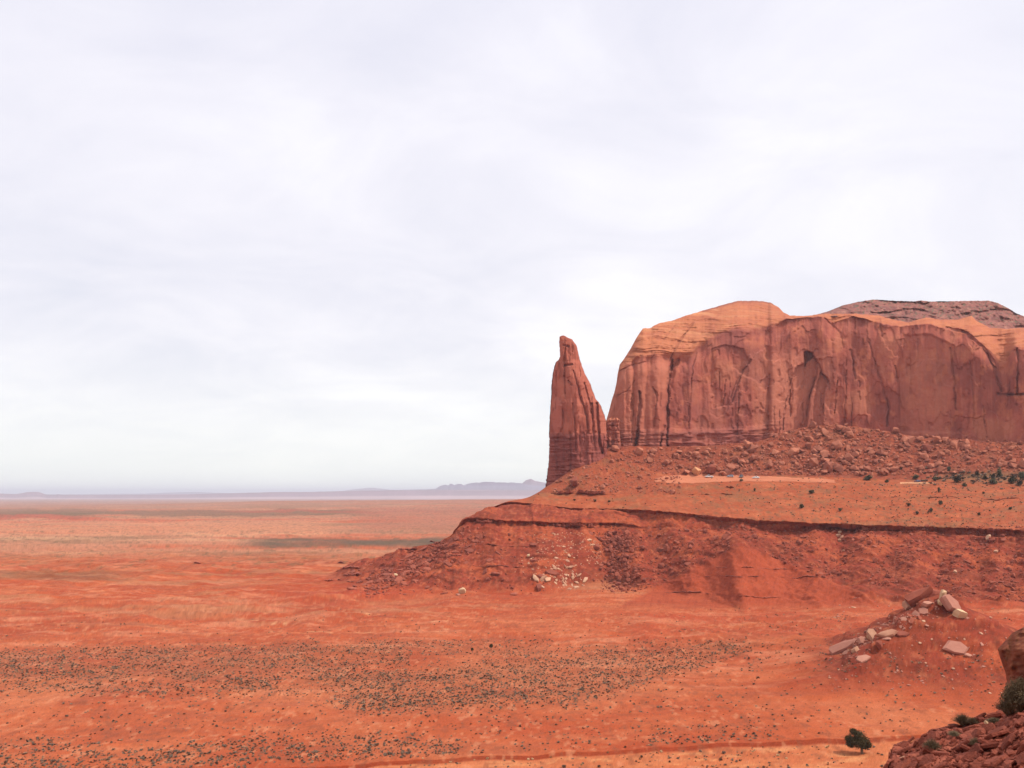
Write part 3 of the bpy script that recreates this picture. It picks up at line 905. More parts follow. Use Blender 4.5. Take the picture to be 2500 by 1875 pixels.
    for q in range(26):
        x0 = rj.uniform(1520, 2560); y0 = rj.uniform(845, 1000) if x0 > 1680 else rj.uniform(900, 1010)
        ln = rj.uniform(30, 150); dx = rj.uniform(-8, 8)
        crack([(x0, y0), (x0 + dx * 0.4, y0 + ln * 0.5), (x0 + dx, min(y0 + ln, 1085))], rj.uniform(0.9, 1.7), rj.uniform(1.2, 3.2), rj.uniform(0.0, 0.12))

    def alcove(poly, dep, soft=2.0):
        """a hollow under an arch: polygon given by its outline"""
        nonlocal D2
        inside = np.zeros(px.shape, bool)
        qx = px + 1.6 * fbm(px / 11, py / 11, seed=61)
        qy = py + 1.6 * fbm(px / 11, py / 11, seed=62)
        n = len(poly)
        for i in range(n):
            x0, y0 = poly[i]; x1, y1 = poly[(i + 1) % n]
            c = ((y0 > qy) != (y1 > qy)) & (qx < (x1 - x0) * (qy - y0) / (y1 - y0 + 1e-9) + x0)
            inside ^= c
        d = pdist(qx, qy, list(poly) + [poly[0]])
        m = np.where(inside, sstep(0, soft, d), 0)
        D2 = D2 + dep * m
        return m

    alcove([(1962, 858), (1968, 855), (1981, 859), (1990, 874), (1998, 890), (1996, 915), (1985, 950), (1975, 985), (1970, 1060), (1915, 1060), (1918, 1000), (1928, 945), (1938, 912), (1944, 900), (1945, 894), (1962, 886)], 7.5)
    alcove([(1963, 857), (1968, 855), (1982, 859), (1988, 872), (1970, 884), (1964, 900)], 8.0, 1.2)
    alcove([(2002, 905), (2013, 915), (2024, 930), (2014, 960), (2010, 1060), (1982, 1060), (1985, 985), (1996, 930)], 5.5)
    alcove([(1735, 850), (1770, 840), (1815, 850), (1830, 880), (1800, 930), (1780, 990), (1740, 1000), (1725, 920)], 2.4, 3)
    alcove([(2205, 815), (2270, 812), (2330, 840), (2345, 900), (2350, 1060), (2195, 1060), (2190, 900)], 2.5, 8)
    x = U_(PX) * D2
    z = 62 - (PY - HOR) / F * D2
    y = D2
    # --- back of the rock
    last = n1 + n2 - 1
    xb, yb_, zb = [x], [y], [z]
    for k, (dd, dz_) in enumerate(((12, -0.3), (45, -1.0), (120, -2), (190, -8), (205, -40), (215, -100))):
        xb.append(x[last:] + dd * 0.10 + (np.clip(1540 - Xm, 0, 70) * 0.5)[None, :] * (dd / 200)); yb_.append(y[last:] + dd)
        zb.append(np.maximum(z[last:] + dz_, 80))
    x = np.concatenate(xb); y = np.concatenate(yb_); z = np.concatenate(zb)
    P = np.stack([x, y, z], -1) * S
    # --- pigment
    nb = P.shape[0] - (n1 + n2)
    c = np.empty(D.shape + (3,)); c[:] = (0.405, 0.125, 0.082)
    big = fbm(px / 60, py / 70, o=4, seed=71)
    c = lerp3(c, (0.30, 0.092, 0.065), sstep(-0.1, 0.4, big))
    pat = fbm(px / 22, py / 28, o=4, seed=79, g=0.6)
    c = lerp3(c, (0.48, 0.17, 0.09), sstep(0.12, 0.4, pat) * 0.7)
    c = lerp3(c, (0.50, 0.20, 0.115), sstep(0.0, -0.5, big) * 0.7)
    # varnish running down the wall
    dr = fbm(px / 5.5, py / 160, o=4, seed=72, g=0.6)
    c = lerp3(c, (0.225, 0.078, 0.064), sstep(0.05, 0.5, dr) * wall * 0.34 * sstep(-0.5, 0.3, fbm(px / 70, py / 60, o=3, seed=73)))
    c = lerp3(c, (0.49, 0.185, 0.11), sstep(-0.1, -0.5, dr) * wall * 0.4)
    mv = sstep(1655, 1690, px) * sstep(1884, 1870, px) * sstep(-0.5, 0.4, fbm(px / 40, py / 40, o=3, seed=80))
    c = lerp3(c, (0.28, 0.098, 0.078), mv * wall * 0.55)
    lbz = sstep(1640, 1600, px)
    c = lerp3(c, (0.46, 0.17, 0.105), lbz * wall * 0.5)
    pale = sstep(1876, 1886, px) * sstep(2050, 2010, px) * sstep(838, 880, py + 12 * fbm(px / 14, py / 40, seed=74))
    pale2 = sstep(2195, 2215, px) * sstep(2335, 2300, px) * sstep(850, 880, py + 14 * fbm(px / 14, py / 40, seed=75))
    c = lerp3(c, (0.50, 0.20, 0.125), np.clip(pale * 0.95 + pale2 * 0.55, 0, 1) * (0.65 + 0.35 * dr))
    # dome: cleaner orange-buff
    dc = np.empty(D.shape + (3,)); dc[:] = (0.47, 0.165, 0.085)
    dc = lerp3(dc, (0.54, 0.235, 0.125), sstep(-0.1, 0.4, vnoise(cb / 6, px / 100, seed=76)) * sstep(860, 770, py) * sstep(2000, 1900, px))
    dc = lerp3(dc, (0.42, 0.135, 0.08), sstep(0.05, 0.4, fbm(px / 30, py / 20, o=4, seed=78, g=.6)) * 0.7)
    dc = lerp3(dc, (0.40, 0.13, 0.072), sstep(0.1, 0.5, vnoise(cb / 3, px / 90, seed=77)) * 0.7)
    c = c + (dc - c) * dome[..., None]
    c = lerp3(c, (0.27, 0.10, 0.08), low * 0.55)
    c = lerp3(c, (0.17, 0.06, 0.05), low * sstep(0.1, 0.5, -bd) * 0.6)
    c = lerp3(c, (0.15, 0.055, 0.05), DARK)
    # thin dark crust along the very top
    crust = np.concatenate([np.zeros((n1, 1)), sstep(0.93, 0.97, t2)]) * ((Xm > 1715) & (Xm < 1890))
    c = lerp3(c, (0.28, 0.10, 0.075), crust * 0.8)
    c = c * (np.array([0.91, 0.78, 0.77]) * wall[..., None] + np.array([0.97, 0.92, 0.84]) * dome[..., None])
    c = np.concatenate([c, np.repeat(c[-1:], nb, 0)])
    o = mesh_np('mesa', P.reshape(-1, 3), grid_faces(P.shape[0], P.shape[1]), M_CLIFF, True, c.reshape(-1, 3))
    tag(o, 'huge red sandstone mesa with a sheer streaked cliff and smooth buff domed top', 'mesa')
    return o


def U_(X): return (X - 1250.0) / F


mesa = make_mesa()


def make_pillar():
    """low square pillar that fills the foot of the gap between mesa and spire"""
    nz, nt = 70, 72
    Y = np.linspace(1112, 1020, nz)
    l = np.interp(Y, [1020, 1026, 1034, 1112], [1490, 1482, 1481, 1478]); r_ = np.interp(Y, [1020, 1026, 1034, 1112], [1507, 1514, 1511, 1518])
    D0 = 803.0
    th = np.linspace(0, 2 * np.pi, nt, endpoint=False)[None]
    rr = (np.abs(np.cos(th)) ** 4 + np.abs(np.sin(th)) ** 4) ** (-1 / 4)
    PX = ((l + r_) / 2)[:, None] + ((r_ - l) / 2)[:, None] * rr * np.cos(th)
    py = Y[:, None] * np.ones_like(PX)
    y = D0 + 6.0 * rr * np.sin(th) + 2.4 * fbm(PX / 6, py / 20, o=3, seed=3, ridged=True) + 0.6 * np.sign(vnoise(py / 4, PX / 30, seed=5))
    P = np.stack([U_(PX) * y, y, 62 - (py - HOR) / F * y], -1) * S
    c = np.empty(P.shape); c[:] = (0.36, 0.11, 0.07)
    c = lerp3(c, (0.24, 0.075, 0.055), sstep(0, .4, fbm(PX / 8, py / 14, o=4, seed=6)))
    c = lerp3(c, (0.46, 0.16, 0.09), sstep(1032, 1024, py))
    v = np.vstack([P.reshape(-1, 3), P[-1].mean(0)]); cc = np.vstack([c.reshape(-1, 3), c[-1, 0]])
    o = mesh_np('side_pillar', v, grid_faces(nz, nt, True), M_CLIFF, True, cc, parent=mesa)
    bm = bmesh.new(); bm.from_mesh(o.data); bm.verts.ensure_lookup_table()
    i0 = (nz - 1) * nt
    for q in range(nt): bm.faces.new([bm.verts[i0 + q], bm.verts[i0 + (q + 1) % nt], bm.verts[nz * nt]])
    bm.to_mesh(o.data); bm.free()


make_pillar()


def make_cap():
    """grey-purple rubble layer lying back on the top of the mesa"""
    Xk = np.arange(1975, 2640, 2.2)
    top = np.array([(1975, 771), (1993, 768), (2022, 760), (2059, 745), (2095, 737), (2132, 731), (2180, 734), (2231, 736), (2250, 733), (2268, 736), (2340, 735), (2414, 734), (2437, 740), (2463, 753), (2483, 766), (2500, 772), (2560, 785), (2640, 800)], float)
    ys = np.interp(Xk, top[:, 0], top[:, 1]) + 0.9 * fbm(Xk / 6, Xk * 0, o=4, seed=8, g=0.65)
    yb = 772 + 45 * sstep(2380, 2520, Xk) + 28 * sstep(2080, 2200, Xk)
    yb = np.maximum(yb, ys + 4)
    n = 60
    t = np.linspace(0, 1, n)[:, None]
    D = 878 + 70 * t + 20 * sstep(1993, 1975, Xk)[None, :]
    PY = yb + (ys - yb) * t
    PX = np.broadcast_to(Xk, PY.shape)
    D = D + 8 * fbm(PX / 24, PY / 14, o=4, seed=81) + 3.2 * np.clip(3 * vnoise(PY / 7 + 1.6 * fbm(PX / 40, PY / 20, o=3, seed=82), PX / 60, seed=83), -1, 1) + 2.5 * fbm(PX / 5, PY / 5, o=2, seed=84)
    D[-1] = 948
    x = U_(PX) * D; y = D; z = 62 - (PY - HOR) / F * D
    x = np.concatenate([x, x[-1:] , x[-1:] , x[-1:]]); y = np.concatenate([y, y[-1:] + 25, y[-1:] + 60, y[-1:] + 70]); z = np.concatenate([z, z[-1:] - .5, z[-1:] - 8, z[-1:] - 30])
    P = np.stack([x, y, z], -1) * S
    c = np.empty(PY.shape + (3,)); c[:] = (0.29, 0.125, 0.10)
    c = lerp3(c, (0.20, 0.085, 0.075), sstep(0.0, 0.5, fbm(PX / 12, PY / 5, o=4, seed=85)))
    c = lerp3(c, (0.17, 0.125, 0.085), sstep(0.35, 0.6, vnoise(PX / 3.0, PY / 2.6, seed=86)))
    c = lerp3(c, (0.42, 0.22, 0.16), sstep(0.3, 0.6, fbm(PX / 8, PY / 4, o=3, seed=87)) * 0.7)
    c = c * np.array([0.92, 0.82, 0.8])
    c = np.concatenate([c, c[-1:], c[-1:], c[-1:]])
    o = mesh_np('rubble_cap', P.reshape(-1, 3), grid_faces(P.shape[0], P.shape[1]), M_CLIFF, True, c.reshape(-1, 3), parent=mesa)
    o['label'] = 'dark purplish grey layered rubble cap lying back on the mesa top'


make_cap()


def make_spire():
    L = np.array([(819, 1372), (822, 1366), (835, 1365.5), (870, 1367), (878, 1364), (884, 1357), (900, 1352), (930, 1347), (975, 1345), (1020, 1342), (1060, 1340), (1110, 1340), (1140, 1337), (1170, 1333), (1190, 1331), (1230, 1328)], float)
    R = np.array([(819, 1377), (824, 1386), (828, 1396), (843, 1408), (868, 1413), (890, 1420), (912, 1428), (925, 1435), (937, 1442), (945, 1444), (975, 1455), (982, 1462), (995, 1469), (1010, 1474), (1025, 1479), (1060, 1482), (1110, 1483), (1230, 1487)], float)
    nz, nt = 300, 230
    Y = np.linspace(1225, 819.5, nz)
    lx = np.interp(Y, L[:, 0], L[:, 1]); rx = np.interp(Y, R[:, 0], R[:, 1])
    lx = lx + 0.9 * fbm(Y / 5, Y * 0, o=4, seed=1, g=0.6); rx = rx + 1.4 * fbm(Y / 6, Y * 0 + 4, o=4, seed=2, g=0.6)
    D0 = 786.0
    cx = U_((lx + rx) / 2) * D0; a = (rx - lx) / 2 / F * D0
    b = np.clip(a * 0.85, 2.5, 19)
    th = np.linspace(0, 2 * np.pi, nt, endpoint=False)[None, :]
    ct, st = np.cos(th), np.sin(th)
    n_ = 3.4
    r = (np.abs(ct) ** n_ + np.abs(st) ** n_) ** (-1 / n_)
    X = cx[:, None] + a[:, None] * r * ct
    Yd = D0 + b[:, None] * r * st
    Z = (62 - (Y - HOR) / F * D0)[:, None] * np.ones_like(X)
    PX = 1250 + X / D0 * F
    front = sstep(0.25, -0.35, st)
    py = Y[:, None] * np.ones_like(PX)
    wx = PX + 4 * fbm(PX / 18, py / 40, o=3, seed=3)
    # relief pushes along depth (front) only so that the outline stays
    arris = 1384 + (py - 850) * 0.085 + 3.5 * fbm(py / 30, PX * 0, o=3, seed=21)
    lf = sstep(2, -2, PX - arris)
    rel = 2.6 * fbm(wx / 22, py / 160, o=3, seed=4, ridged=True) + 1.8 * (1 - lf) * fbm(wx / 10, py / 180, o=4, seed=5, ridged=True) + 0.7 * fbm(PX / 5, py / 16, o=3, seed=6)
    rel = rel + 1.6 * sstep(0, 0.05, fbm(wx / 16, py / 45, o=3, seed=7))
    # the big left face stands a little back behind a sharp arris
    rel = rel * 0.8 + np.clip(arris - PX, 0, 80) / F * D0 * 0.6 + np.clip(PX - arris, 0, 120) / F * D0 * 0.30
    for pts, w, dp in (([(1358, 905), (1360, 960), (1357, 1000)], 1.4, 1.8), ([(1400, 905), (1412, 950), (1418, 985)], 1.6, 2.2), ([(1426, 935), (1440, 985), (1443, 1010)], 1.8, 2.4), ([(1392, 1055), (1394, 1120), (1390, 1170)], 2.0, 2.6), ([(1362, 1062), (1360, 1120), (1362, 1180)], 1.4, 1.8), ([(1414, 1065), (1417, 1130)], 1.8, 2.4), ([(1380, 850), (1378, 910), (1380, 960)], 2.2, 2.5), ([(1376, 843), (1388, 846)], 2.6, 3.5), ([(1380, 892), (1396, 890)], 2.5, 3.5), ([(1388, 930), (1395, 940)], 2.2, 2.5),
                       ([(1398, 985), (1404, 1040), (1406, 1100)], 2.0, 2.0), ([(1418, 970), (1432, 1015), (1436, 1060)], 2.0, 3.0), ([(1445, 985), (1448, 1030), (1452, 1100)], 2.0, 3.0),
                       ([(1457, 985), (1460, 1035), (1463, 1075), (1470, 1105)], 3.2, 6.0), ([(1442, 1060), (1442, 1082)], 2.2, 3), ([(1373, 1000), (1377, 1030), (1371, 1055)], 1.6, 1.5)):
        rel = rel + dp * np.exp(-(pdist(PX + 1.2 * fbm(PX / 8, py / 8, seed=9), py, pts) / w) ** 4)
    # the paler flake on the left face
    fl = ((PX - 1360) / 13) ** 2 + ((py - 1015) / 45) ** 2
    rel = rel - 1.5 * sstep(1.1, 0.95, fl)
    bed_z = sstep(1054, 1064, py)
    bd = vnoise(py / 4.6 + 0.9 * fbm(PX / 24, py / 40, seed=11), PX / 40, seed=12) + 0.6 * vnoise(py / 2.0 + 3, PX / 26, seed=13)
    bd = bd * np.clip(0.75 + 0.9 * fbm(PX / 13, py / 8, o=3, seed=25), 0.3, 1.4)
    bstep = np.sign(bd) * np.abs(bd) ** 0.5
    rel = rel * (1 - 0.3 * bed_z) + bed_z * lf * 1.4 * bstep + bed_z * (1 - lf) * (0.35 * bstep + 2.4 * fbm(wx / 9, py / 60, o=3, seed=23, ridged=True)) + bed_z * lf * 1.0 * fbm(PX / 6, py / 12, o=3, seed=24, ridged=True)
    Yd = Yd + rel * front * np.clip(b / 8, 0.25, 1)[:, None]
    side = np.abs(ct) ** 3
    X = U_(PX) * Yd; Z = 62 - (py - HOR) / F * Yd
    X = X - np.sign(ct) * bed_z * side * (0.55 * bstep + 0.3) + 0.0
    P = np.stack([X, Yd, Z], -1) * S
    # slightly ragged crown
    c = np.empty(P.shape); c[:] = (0.43, 0.138, 0.082)
    big = fbm(PX / 25, py / 50, o=4, seed=14)
    c = lerp3(c, (0.33, 0.10, 0.065), sstep(0, 0.5, big))
    c = lerp3(c, (0.49, 0.175, 0.105), sstep(0, -0.5, big) * 0.7)
    dr = fbm(PX / 4, py / 90, o=3, seed=15)
    c = lerp3(c, (0.30, 0.105, 0.08), sstep(0.15, 0.5, dr) * sstep(960, 1060, py) * 0.7)
    c = lerp3(c, (0.47, 0.165, 0.11), sstep(1.15, 0.9, fl) * 0.7)
    c = lerp3(c, (0.26, 0.080, 0.064), bed_z * 0.65)
    c = lerp3(c, (0.18, 0.06, 0.05), bed_z * sstep(0.0, 0.6, -bd) * 0.5 * (0.4 + 0.6 * lf))
    c = c * np.array([0.89, 0.77, 0.80])
    f = grid_faces(nz, nt, wrap=True)
    v = P.reshape(-1, 3)
    topc = P[-1].mean(0) + np.array([0, 0, 0.2])
    v = np.vstack([v, topc])
    cc = np.vstack([c.reshape(-1, 3), c[-1, 0]])
    i0 = (nz - 1) * nt
    q = np.arange(nt)
    tri = np.stack([i0 + q, i0 + (q + 1) % nt, np.full(nt, nz * nt), np.full(nt, nz * nt)], -1)[:, :3]
    me_faces = f
    o = mesh_np('rock_spire', v, me_faces, M_CLIFF, True, cc)
    bm = bmesh.new(); bm.from_mesh(o.data); bm.verts.ensure_lookup_table()
    for t_ in tri: bm.faces.new([bm.verts[int(k)] for k in t_])
    bm.to_mesh(o.data); bm.free()
    tag(o, 'slender tapering red rock spire standing alone left of the mesa', 'rock spire')


make_spire()

# ------------------------------------------------------------------ far hills
def ridge(prof, D, depth, seed, colr, x0, x1, rough=1.0, foot=-90):
    X = np.arange(x0, x1, 3.0)
    p = np.array(prof, float)
    ys = np.interp(X, p[:, 0], p[:, 1]) + rough * fbm(X / 10, X * 0, o=5, seed=seed, g=0.7)
    ztop = 62 - (ys - HOR) / F * D
    rows = []
    prof_t = [(-1.0, 0.0), (-0.6, 0.2), (-0.35, 0.42), (-0.22, 0.52), (-0.16, 0.84), (-0.08, 0.96), (0, 1.0), (0.3, 0.98), (0.7, 0.6), (1.0, 0.0)]
    for (q, h) in prof_t:
        w = fbm(X / 30, X * 0 + q * 3, o=4, seed=seed + 3) * 0.10
        d = D + depth * (q + w * (1 - h))
        z = foot + (ztop - foot) * h
        rows.append(np.stack([u_of(X) * d, d * np.ones_like(X), z], -1))
    P = np.array(rows)
    c = np.empty(P.shape); c[:] = colr
    c[:3] = (0.42, 0.26, 0.24)
    n = fbm(P[..., 0] / 900, P[..., 2] / 40, o=4, seed=seed)
    c = c * (1 + 0.25 * n[..., None])
    o = mesh_np('hills', (P * S).reshape(-1, 3), grid_faces(P.shape[0], P.shape[1]), M_HILL, True, np.clip(c, 0.01, 1).reshape(-1, 3))
    return tag(o, kind='structure')


ridge([(-900, 1208), (-300, 1204), (0, 1205), (40, 1206), (57, 1203), (66, 1201), (95, 1201), (104, 1204), (112, 1207), (138, 1208), (142, 1206), (150, 1208), (300, 1208), (450, 1207), (600, 1203), (690, 1201), (760, 1201),
       (800, 1200), (860, 1198), (950, 1197), (1050, 1196), (1200, 1196), (1400, 1196), (1600, 1200)], 21000, 2600, 3, (0.23, 0.12, 0.12), -900, 1700, 0.7)
ridge([(1040, 1196), (1066, 1193), (1075, 1186), (1086, 1183), (1094, 1186), (1100, 1180), (1110, 1184), (1126, 1181), (1132, 1184), (1146, 1180), (1180, 1177), (1205, 1177), (1240, 1178), (1270, 1180), (1290, 1184), (1330, 1186), (1400, 1190), (1500, 1197)],
      25000, 1900, 7, (0.16, 0.11, 0.15), 1036, 1500, 2.4)
ridge([(-500, 1212), (350, 1205), (420, 1202), (480, 1201), (560, 1204), (800, 1203), (870, 1194), (900, 1191), (920, 1192), (960, 1196), (1200, 1190), (1275, 1180), (1284, 1172), (1296, 1169), (1306, 1174), (1340, 1180), (1600, 1195)], 34000, 3000, 9, (0.22, 0.15, 0.17), -500, 1700, 0.6)

# ------------------------------------------------------------------ loose rocks
def rock_mesh(name, seed, sx, sy, sz, n=16, box=0.5, mat=None, bevel=0.0):
    r = random.Random(seed)
    bm = bmesh.new()
    for i in range(n):
        v = Vector((r.gauss(0, 1), r.gauss(0, 1), r.gauss(0, 1))).normalized()
        m = max(abs(v.x), abs(v.y), abs(v.z))
        v = v * (1 - box) + v / m * box
        v *= r.uniform(0.8, 1.08)
        bm.verts.new((v.x * sx, v.y * sy, v.z * sz))
    res = bmesh.ops.convex_hull(bm, input=bm.verts)
    dl = [g for g in res['geom_interior'] if isinstance(g, bmesh.types.BMVert)]
    if dl: bmesh.ops.delete(bm, geom=dl, context='VERTS')
    bmesh.ops.dissolve_limit(bm, angle_limit=0.16, verts=bm.verts, edges=bm.edges)
    if bevel > 0:
        bmesh.ops.bevel(bm, geom=list(bm.edges), offset=bevel, segments=1, affect='EDGES', clamp_overlap=True)
    bmesh.ops.triangulate(bm, faces=[f for f in bm.faces if len(f.verts) > 4])
    me = bpy.data.meshes.new(name)
    bm.to_mesh(me); bm.free()
    for p in me.polygons: p.use_smooth = False
    if mat: me.materials.append(mat)
    return me


def slab_mesh(name, seed, sx, sy, sz, mat):
    """a broken slab: a jagged outline with a thickness, split off along its beds"""
    r = random.Random(seed)
    n = r.choice((5, 6, 6, 7))
    an = sorted(2 * math.pi * (i + r.uniform(-.32, .32)) / n for i in range(n))
    rad = [r.uniform(.72, 1.12) for _ in range(n)]
    bm = bmesh.new()
    tx, ty = r.uniform(-.2, .2), r.uniform(-.2, .2)
    lo, mid, hi = [], [], []
    for a, q in zip(an, rad):
        x, y = math.cos(a) * q, math.sin(a) * q
        j = r.uniform(.82, 1.0)
        lo.append(bm.verts.new((x * sx * r.uniform(.85, 1.05), y * sy * r.uniform(.85, 1.05), -sz * r.uniform(.8, 1.1))))
        mid.append(bm.verts.new((x * sx * 1.04, y * sy * 1.04, sz * r.uniform(-.1, .25))))
        hi.append(bm.verts.new((x * sx * j, y * sy * j, sz * (0.9 + tx * x + ty * y + r.uniform(-.12, .12)))))
    for i in range(n):
        k = (i + 1) % n
        bm.faces.new([lo[i], lo[k], mid[k], mid[i]]); bm.faces.new([mid[i], mid[k], hi[k], hi[i]])
    ct = bm.verts.new((r.uniform(-.2, .2) * sx, r.uniform(-.2, .2) * sy, sz * r.uniform(.95, 1.15)))
    for i in range(n): bm.faces.new([hi[i], hi[(i + 1) % n], ct])
    bm.faces.new(lo[::-1])
    bmesh.ops.recalc_face_normals(bm, faces=bm.faces)
    me = bpy.data.meshes.new(name)
    bm.to_mesh(me); bm.free()
    for p in me.polygons: p.use_smooth = False
    me.materials.append(mat)
    return me


def slabs(name, k, mat, sx, sy, sz):
    out = []
    for i in range(k):
        r = random.Random(i * 53 + len(name))
        out.append(slab_mesh(name, i * 17 + len(name) * 5, sx * r.uniform(.85, 1.15), sy * r.uniform(.8, 1.2), sz * r.uniform(.7, 1.4), mat))
    return out


def variants(name, k, mat, sx, sy, sz, n=16, box=0.4, bevel=0.05):
    out = []
    for i in range(k):
        r = random.Random(hash((name, i)) & 0xFFFF if False else i * 77 + len(name) * 13)
        out.append(rock_mesh(name, i * 31 + len(name) * 7, sx * r.uniform(.8, 1.2), sy * r.uniform(.8, 1.2), sz * r.uniform(.75, 1.25), n, box, mat, bevel))
    return out


V_BOULDER = variants('boulder', 9, M_BOULDER, 0.5, 0.5, 0.4, 18, 0.35)
V_RED = variants('red_boulder', 7, M_REDROCK, 0.5, 0.45, 0.36, 16, 0.5)
V_PALE = slabs('pale_slab', 8, M_PALE, 0.52, 0.42, 0.15)
V_SLAB = slabs('rock_slab', 8, M_REDROCK, 0.58, 0.42, 0.11)
V_PINK = slabs('pink_slab', 6, M_PINK, 0.54, 0.45, 0.10)
V_CREAM = slabs('cream_block', 5, M_CREAM, 0.5, 0.42, 0.24)
M_TAN = mat_rock('tan_rock', (0.50, 0.20, 0.09), (0.60, 0.29, 0.14), 0.4)
V_TAN = variants('tan_boulder', 2, M_TAN, 0.5, 0.45, 0.5, 22, 0.3)
V_FSLAB = slabs('scree_slab', 12, M_FSLAB, 0.55, 0.42, 0.10)


def put(me, name, p, size, nrm=None, tilt=0.0, sink=0.25, label=None, cat='boulder', group=None, rotz=None, scl=(1, 1, 1), extra_rot=None):
    o = link(bpy.data.objects.new(name, me))
    q = Vector((0, 0, 1)).rotation_difference(nrm if nrm is not None else Vector((0, 0, 1)))
    rz = random.uniform(0, 6.283) if rotz is None else rotz
    rot = q.to_matrix() @ Matrix.Rotation(random.uniform(-tilt, tilt), 3, 'X') @ Matrix.Rotation(random.uniform(-tilt, tilt), 3, 'Y') @ Matrix.Rotation(rz, 3, 'Z')
    if extra_rot is not None: rot = extra_rot @ Matrix.Rotation(rz, 3, 'Z')
    o.rotation_euler = rot.to_euler()
    zs = me.vertices[0].co.z
    o.scale = (size * scl[0], size * scl[1], size * scl[2])
    h = max(v.co.z for v in me.vertices) * size * scl[2]
    o.location = p + (nrm if nrm is not None else Vector((0, 0, 1))) * h * (1 - 2 * sink)
    tag(o, label, cat, group)
    return o


def merged(name, items, mat, smooth=False):
    """many small stones or plants in one mesh: items = (mesh, 4x4)"""
    V, Fc, base_i = [], [], 0
    cache = {}
    for me, M in items:
        if me.name not in cache:
            co = np.empty(len(me.vertices) * 3, np.float32); me.vertices.foreach_get('co', co)
            tr = []
            for p in me.polygons:
                vs = list(p.vertices)
                for k in range(1, len(vs) - 1): tr.append((vs[0], vs[k], vs[k + 1]))
            cache[me.name] = (co.reshape(-1, 3), np.array(tr, np.int32))
        co, tr = cache[me.name]
        A = np.array(M)
        V.append(co @ A[:3, :3].T + A[:3, 3]); Fc.append(tr + base_i); base_i += len(co)
    return mesh_np(name, np.vstack(V), np.vstack(Fc), mat, smooth)


def xform(p, nrm, size, tilt=0.5, sink=0.25, h=0.35):
    q = Vector((0, 0, 1)).rotation_difference(nrm).to_matrix()
    R = q @ Matrix.Rotation(random.uniform(-tilt, tilt), 3, 'X') @ Matrix.Rotation(random.uniform(-tilt, tilt), 3, 'Y') @ Matrix.Rotation(random.uniform(0, 6.283), 3, 'Z')
    M = R.to_4x4()
    M = Matrix.Translation(p + nrm * size * h * (1 - 2 * sink)) @ M @ Matrix.Diagonal((size * random.uniform(.8, 1.2), size * random.uniform(.8, 1.2), size * random.uniform(.7, 1.2), 1))
    return M


def scatter(n, fn, smin, smax, power, seed, dmax=9e9):
    """n spots: fn(rng) -> (X, Y) or None; sizes in photo pixels by a power law, biggest first"""
    r = random.Random(seed)
    out = []
    tries = 0
    while len(out) < n and tries < n * 30:
        tries += 1
        q = fn(r)
        if q is None: continue
        hit = at(q[0], q[1])
        if hit is None or hit[0].y > dmax: continue
        s = smin * (1 - r.random() * (1 - (smin / smax) ** power)) ** (-1 / power)
        out.append((s, q, hit))
    out.sort(key=lambda k: -k[0])
    return out


def on_apron(X, Y):
    return Y > 1334 and X > 1812 - (Y - 1332) * 2.0 and X < 1812 + (Y - 1332) * 2.4


def talus_spot(r):
    X = r.uniform(1500, 2520); Y = r.uniform(1030, 1162)
    top = np.interp(X, [1500, 1720, 1850, 1900, 1966, 2049, 2149, 2231, 2314, 2500], [1098, 1090, 1075, 1048, 1030, 1025, 1038, 1056, 1064, 1078])
    bot = np.interp(X, [1500, 1640, 1720, 2000, 2200, 2500], [1120, 1150, 1158, 1160, 1160, 1150])
    if Y < top or Y > bot: return None
    d = np.interp(X, [1500, 1650, 1700, 1850, 1950, 2300, 2450, 2520], [0.15, 0.35, 0.7, 0.8, 1.0, 0.9, 0.6, 0.5])
    return (X, Y) if r.random() < d else None


sp = scatter(2900, talus_spot, 2.4, 27, 1.6, 21)
G_T = 'boulders strewn over the talus under the mesa'
for s, q, (p, n) in sp[:130]:
    put(random.choice(V_BOULDER), 'boulder', p, s * pxm(p.y), n, 0.5, 0.25, 'rust red boulder lying among others on the rubble slope below the mesa cliff', 'boulder', G_T)
small = [(random.choice(V_BOULDER), xform(p, n, s * pxm(p.y), 0.6, 0.2)) for s, q, (p, n) in sp[130:]]
tag(merged('talus_rubble', small, M_BOULDER), 'small red stones strewn between the boulders on the talus', 'rubble', kind='stuff')


def one(me_list, i, name, X, Y, wpx, label, cat='boulder', scl=(1, 1, 1), sink=0.2, tilt=0.2, rotz=None, group=None, flat=True, er=None):
    hit = at(X, Y)
    if hit is None: return None
    p, n = hit
    return put(me_list[i % len(me_list)], name, p, wpx * pxm(p.y), n if flat else Vector((0, 0, 1)), tilt, sink, label, cat, group, rotz, scl, er)


# single boulders one can point at
one(V_TAN, 0, 'boulder', 1702, 1160, 26, 'tall tan boulder standing at the left end of the sandy car flat', scl=(1, .9, 1.25), sink=0.1, flat=False, tilt=0.1)
one(V_BOULDER, 3, 'boulder', 1674, 1156, 17, 'round dark red boulder left of the tall tan boulder', sink=0.15)
one(V_RED, 2, 'boulder', 1733, 1153, 26, 'slanting red boulder right behind the white pickup', sink=0.2, scl=(1, 1, 1.2))
one(V_BOULDER, 1, 'boulder', 1782, 1146, 24, 'big rounded boulder above the silver estate car', sink=0.2, scl=(1.1, 1, 1))
one(V_BOULDER, 5, 'boulder', 2018, 1148, 26, 'large smooth pinkish boulder at the foot of the talus', sink=0.15)
one(V_BOULDER, 6, 'boulder', 2040, 1093, 30, 'largest pale rounded boulder half way up the talus', sink=0.15, scl=(1.1, 1, 1))
one(V_RED, 1, 'boulder', 2196, 1048, 34, 'long block lying flat high on the talus against the cliff', sink=0.15, scl=(1.1, .8, .8), rotz=0.1)
one(V_RED, 4, 'boulder', 2262, 1100, 32, 'dark slanted slab block in the middle of the talus', sink=0.15, scl=(1, .9, .8))
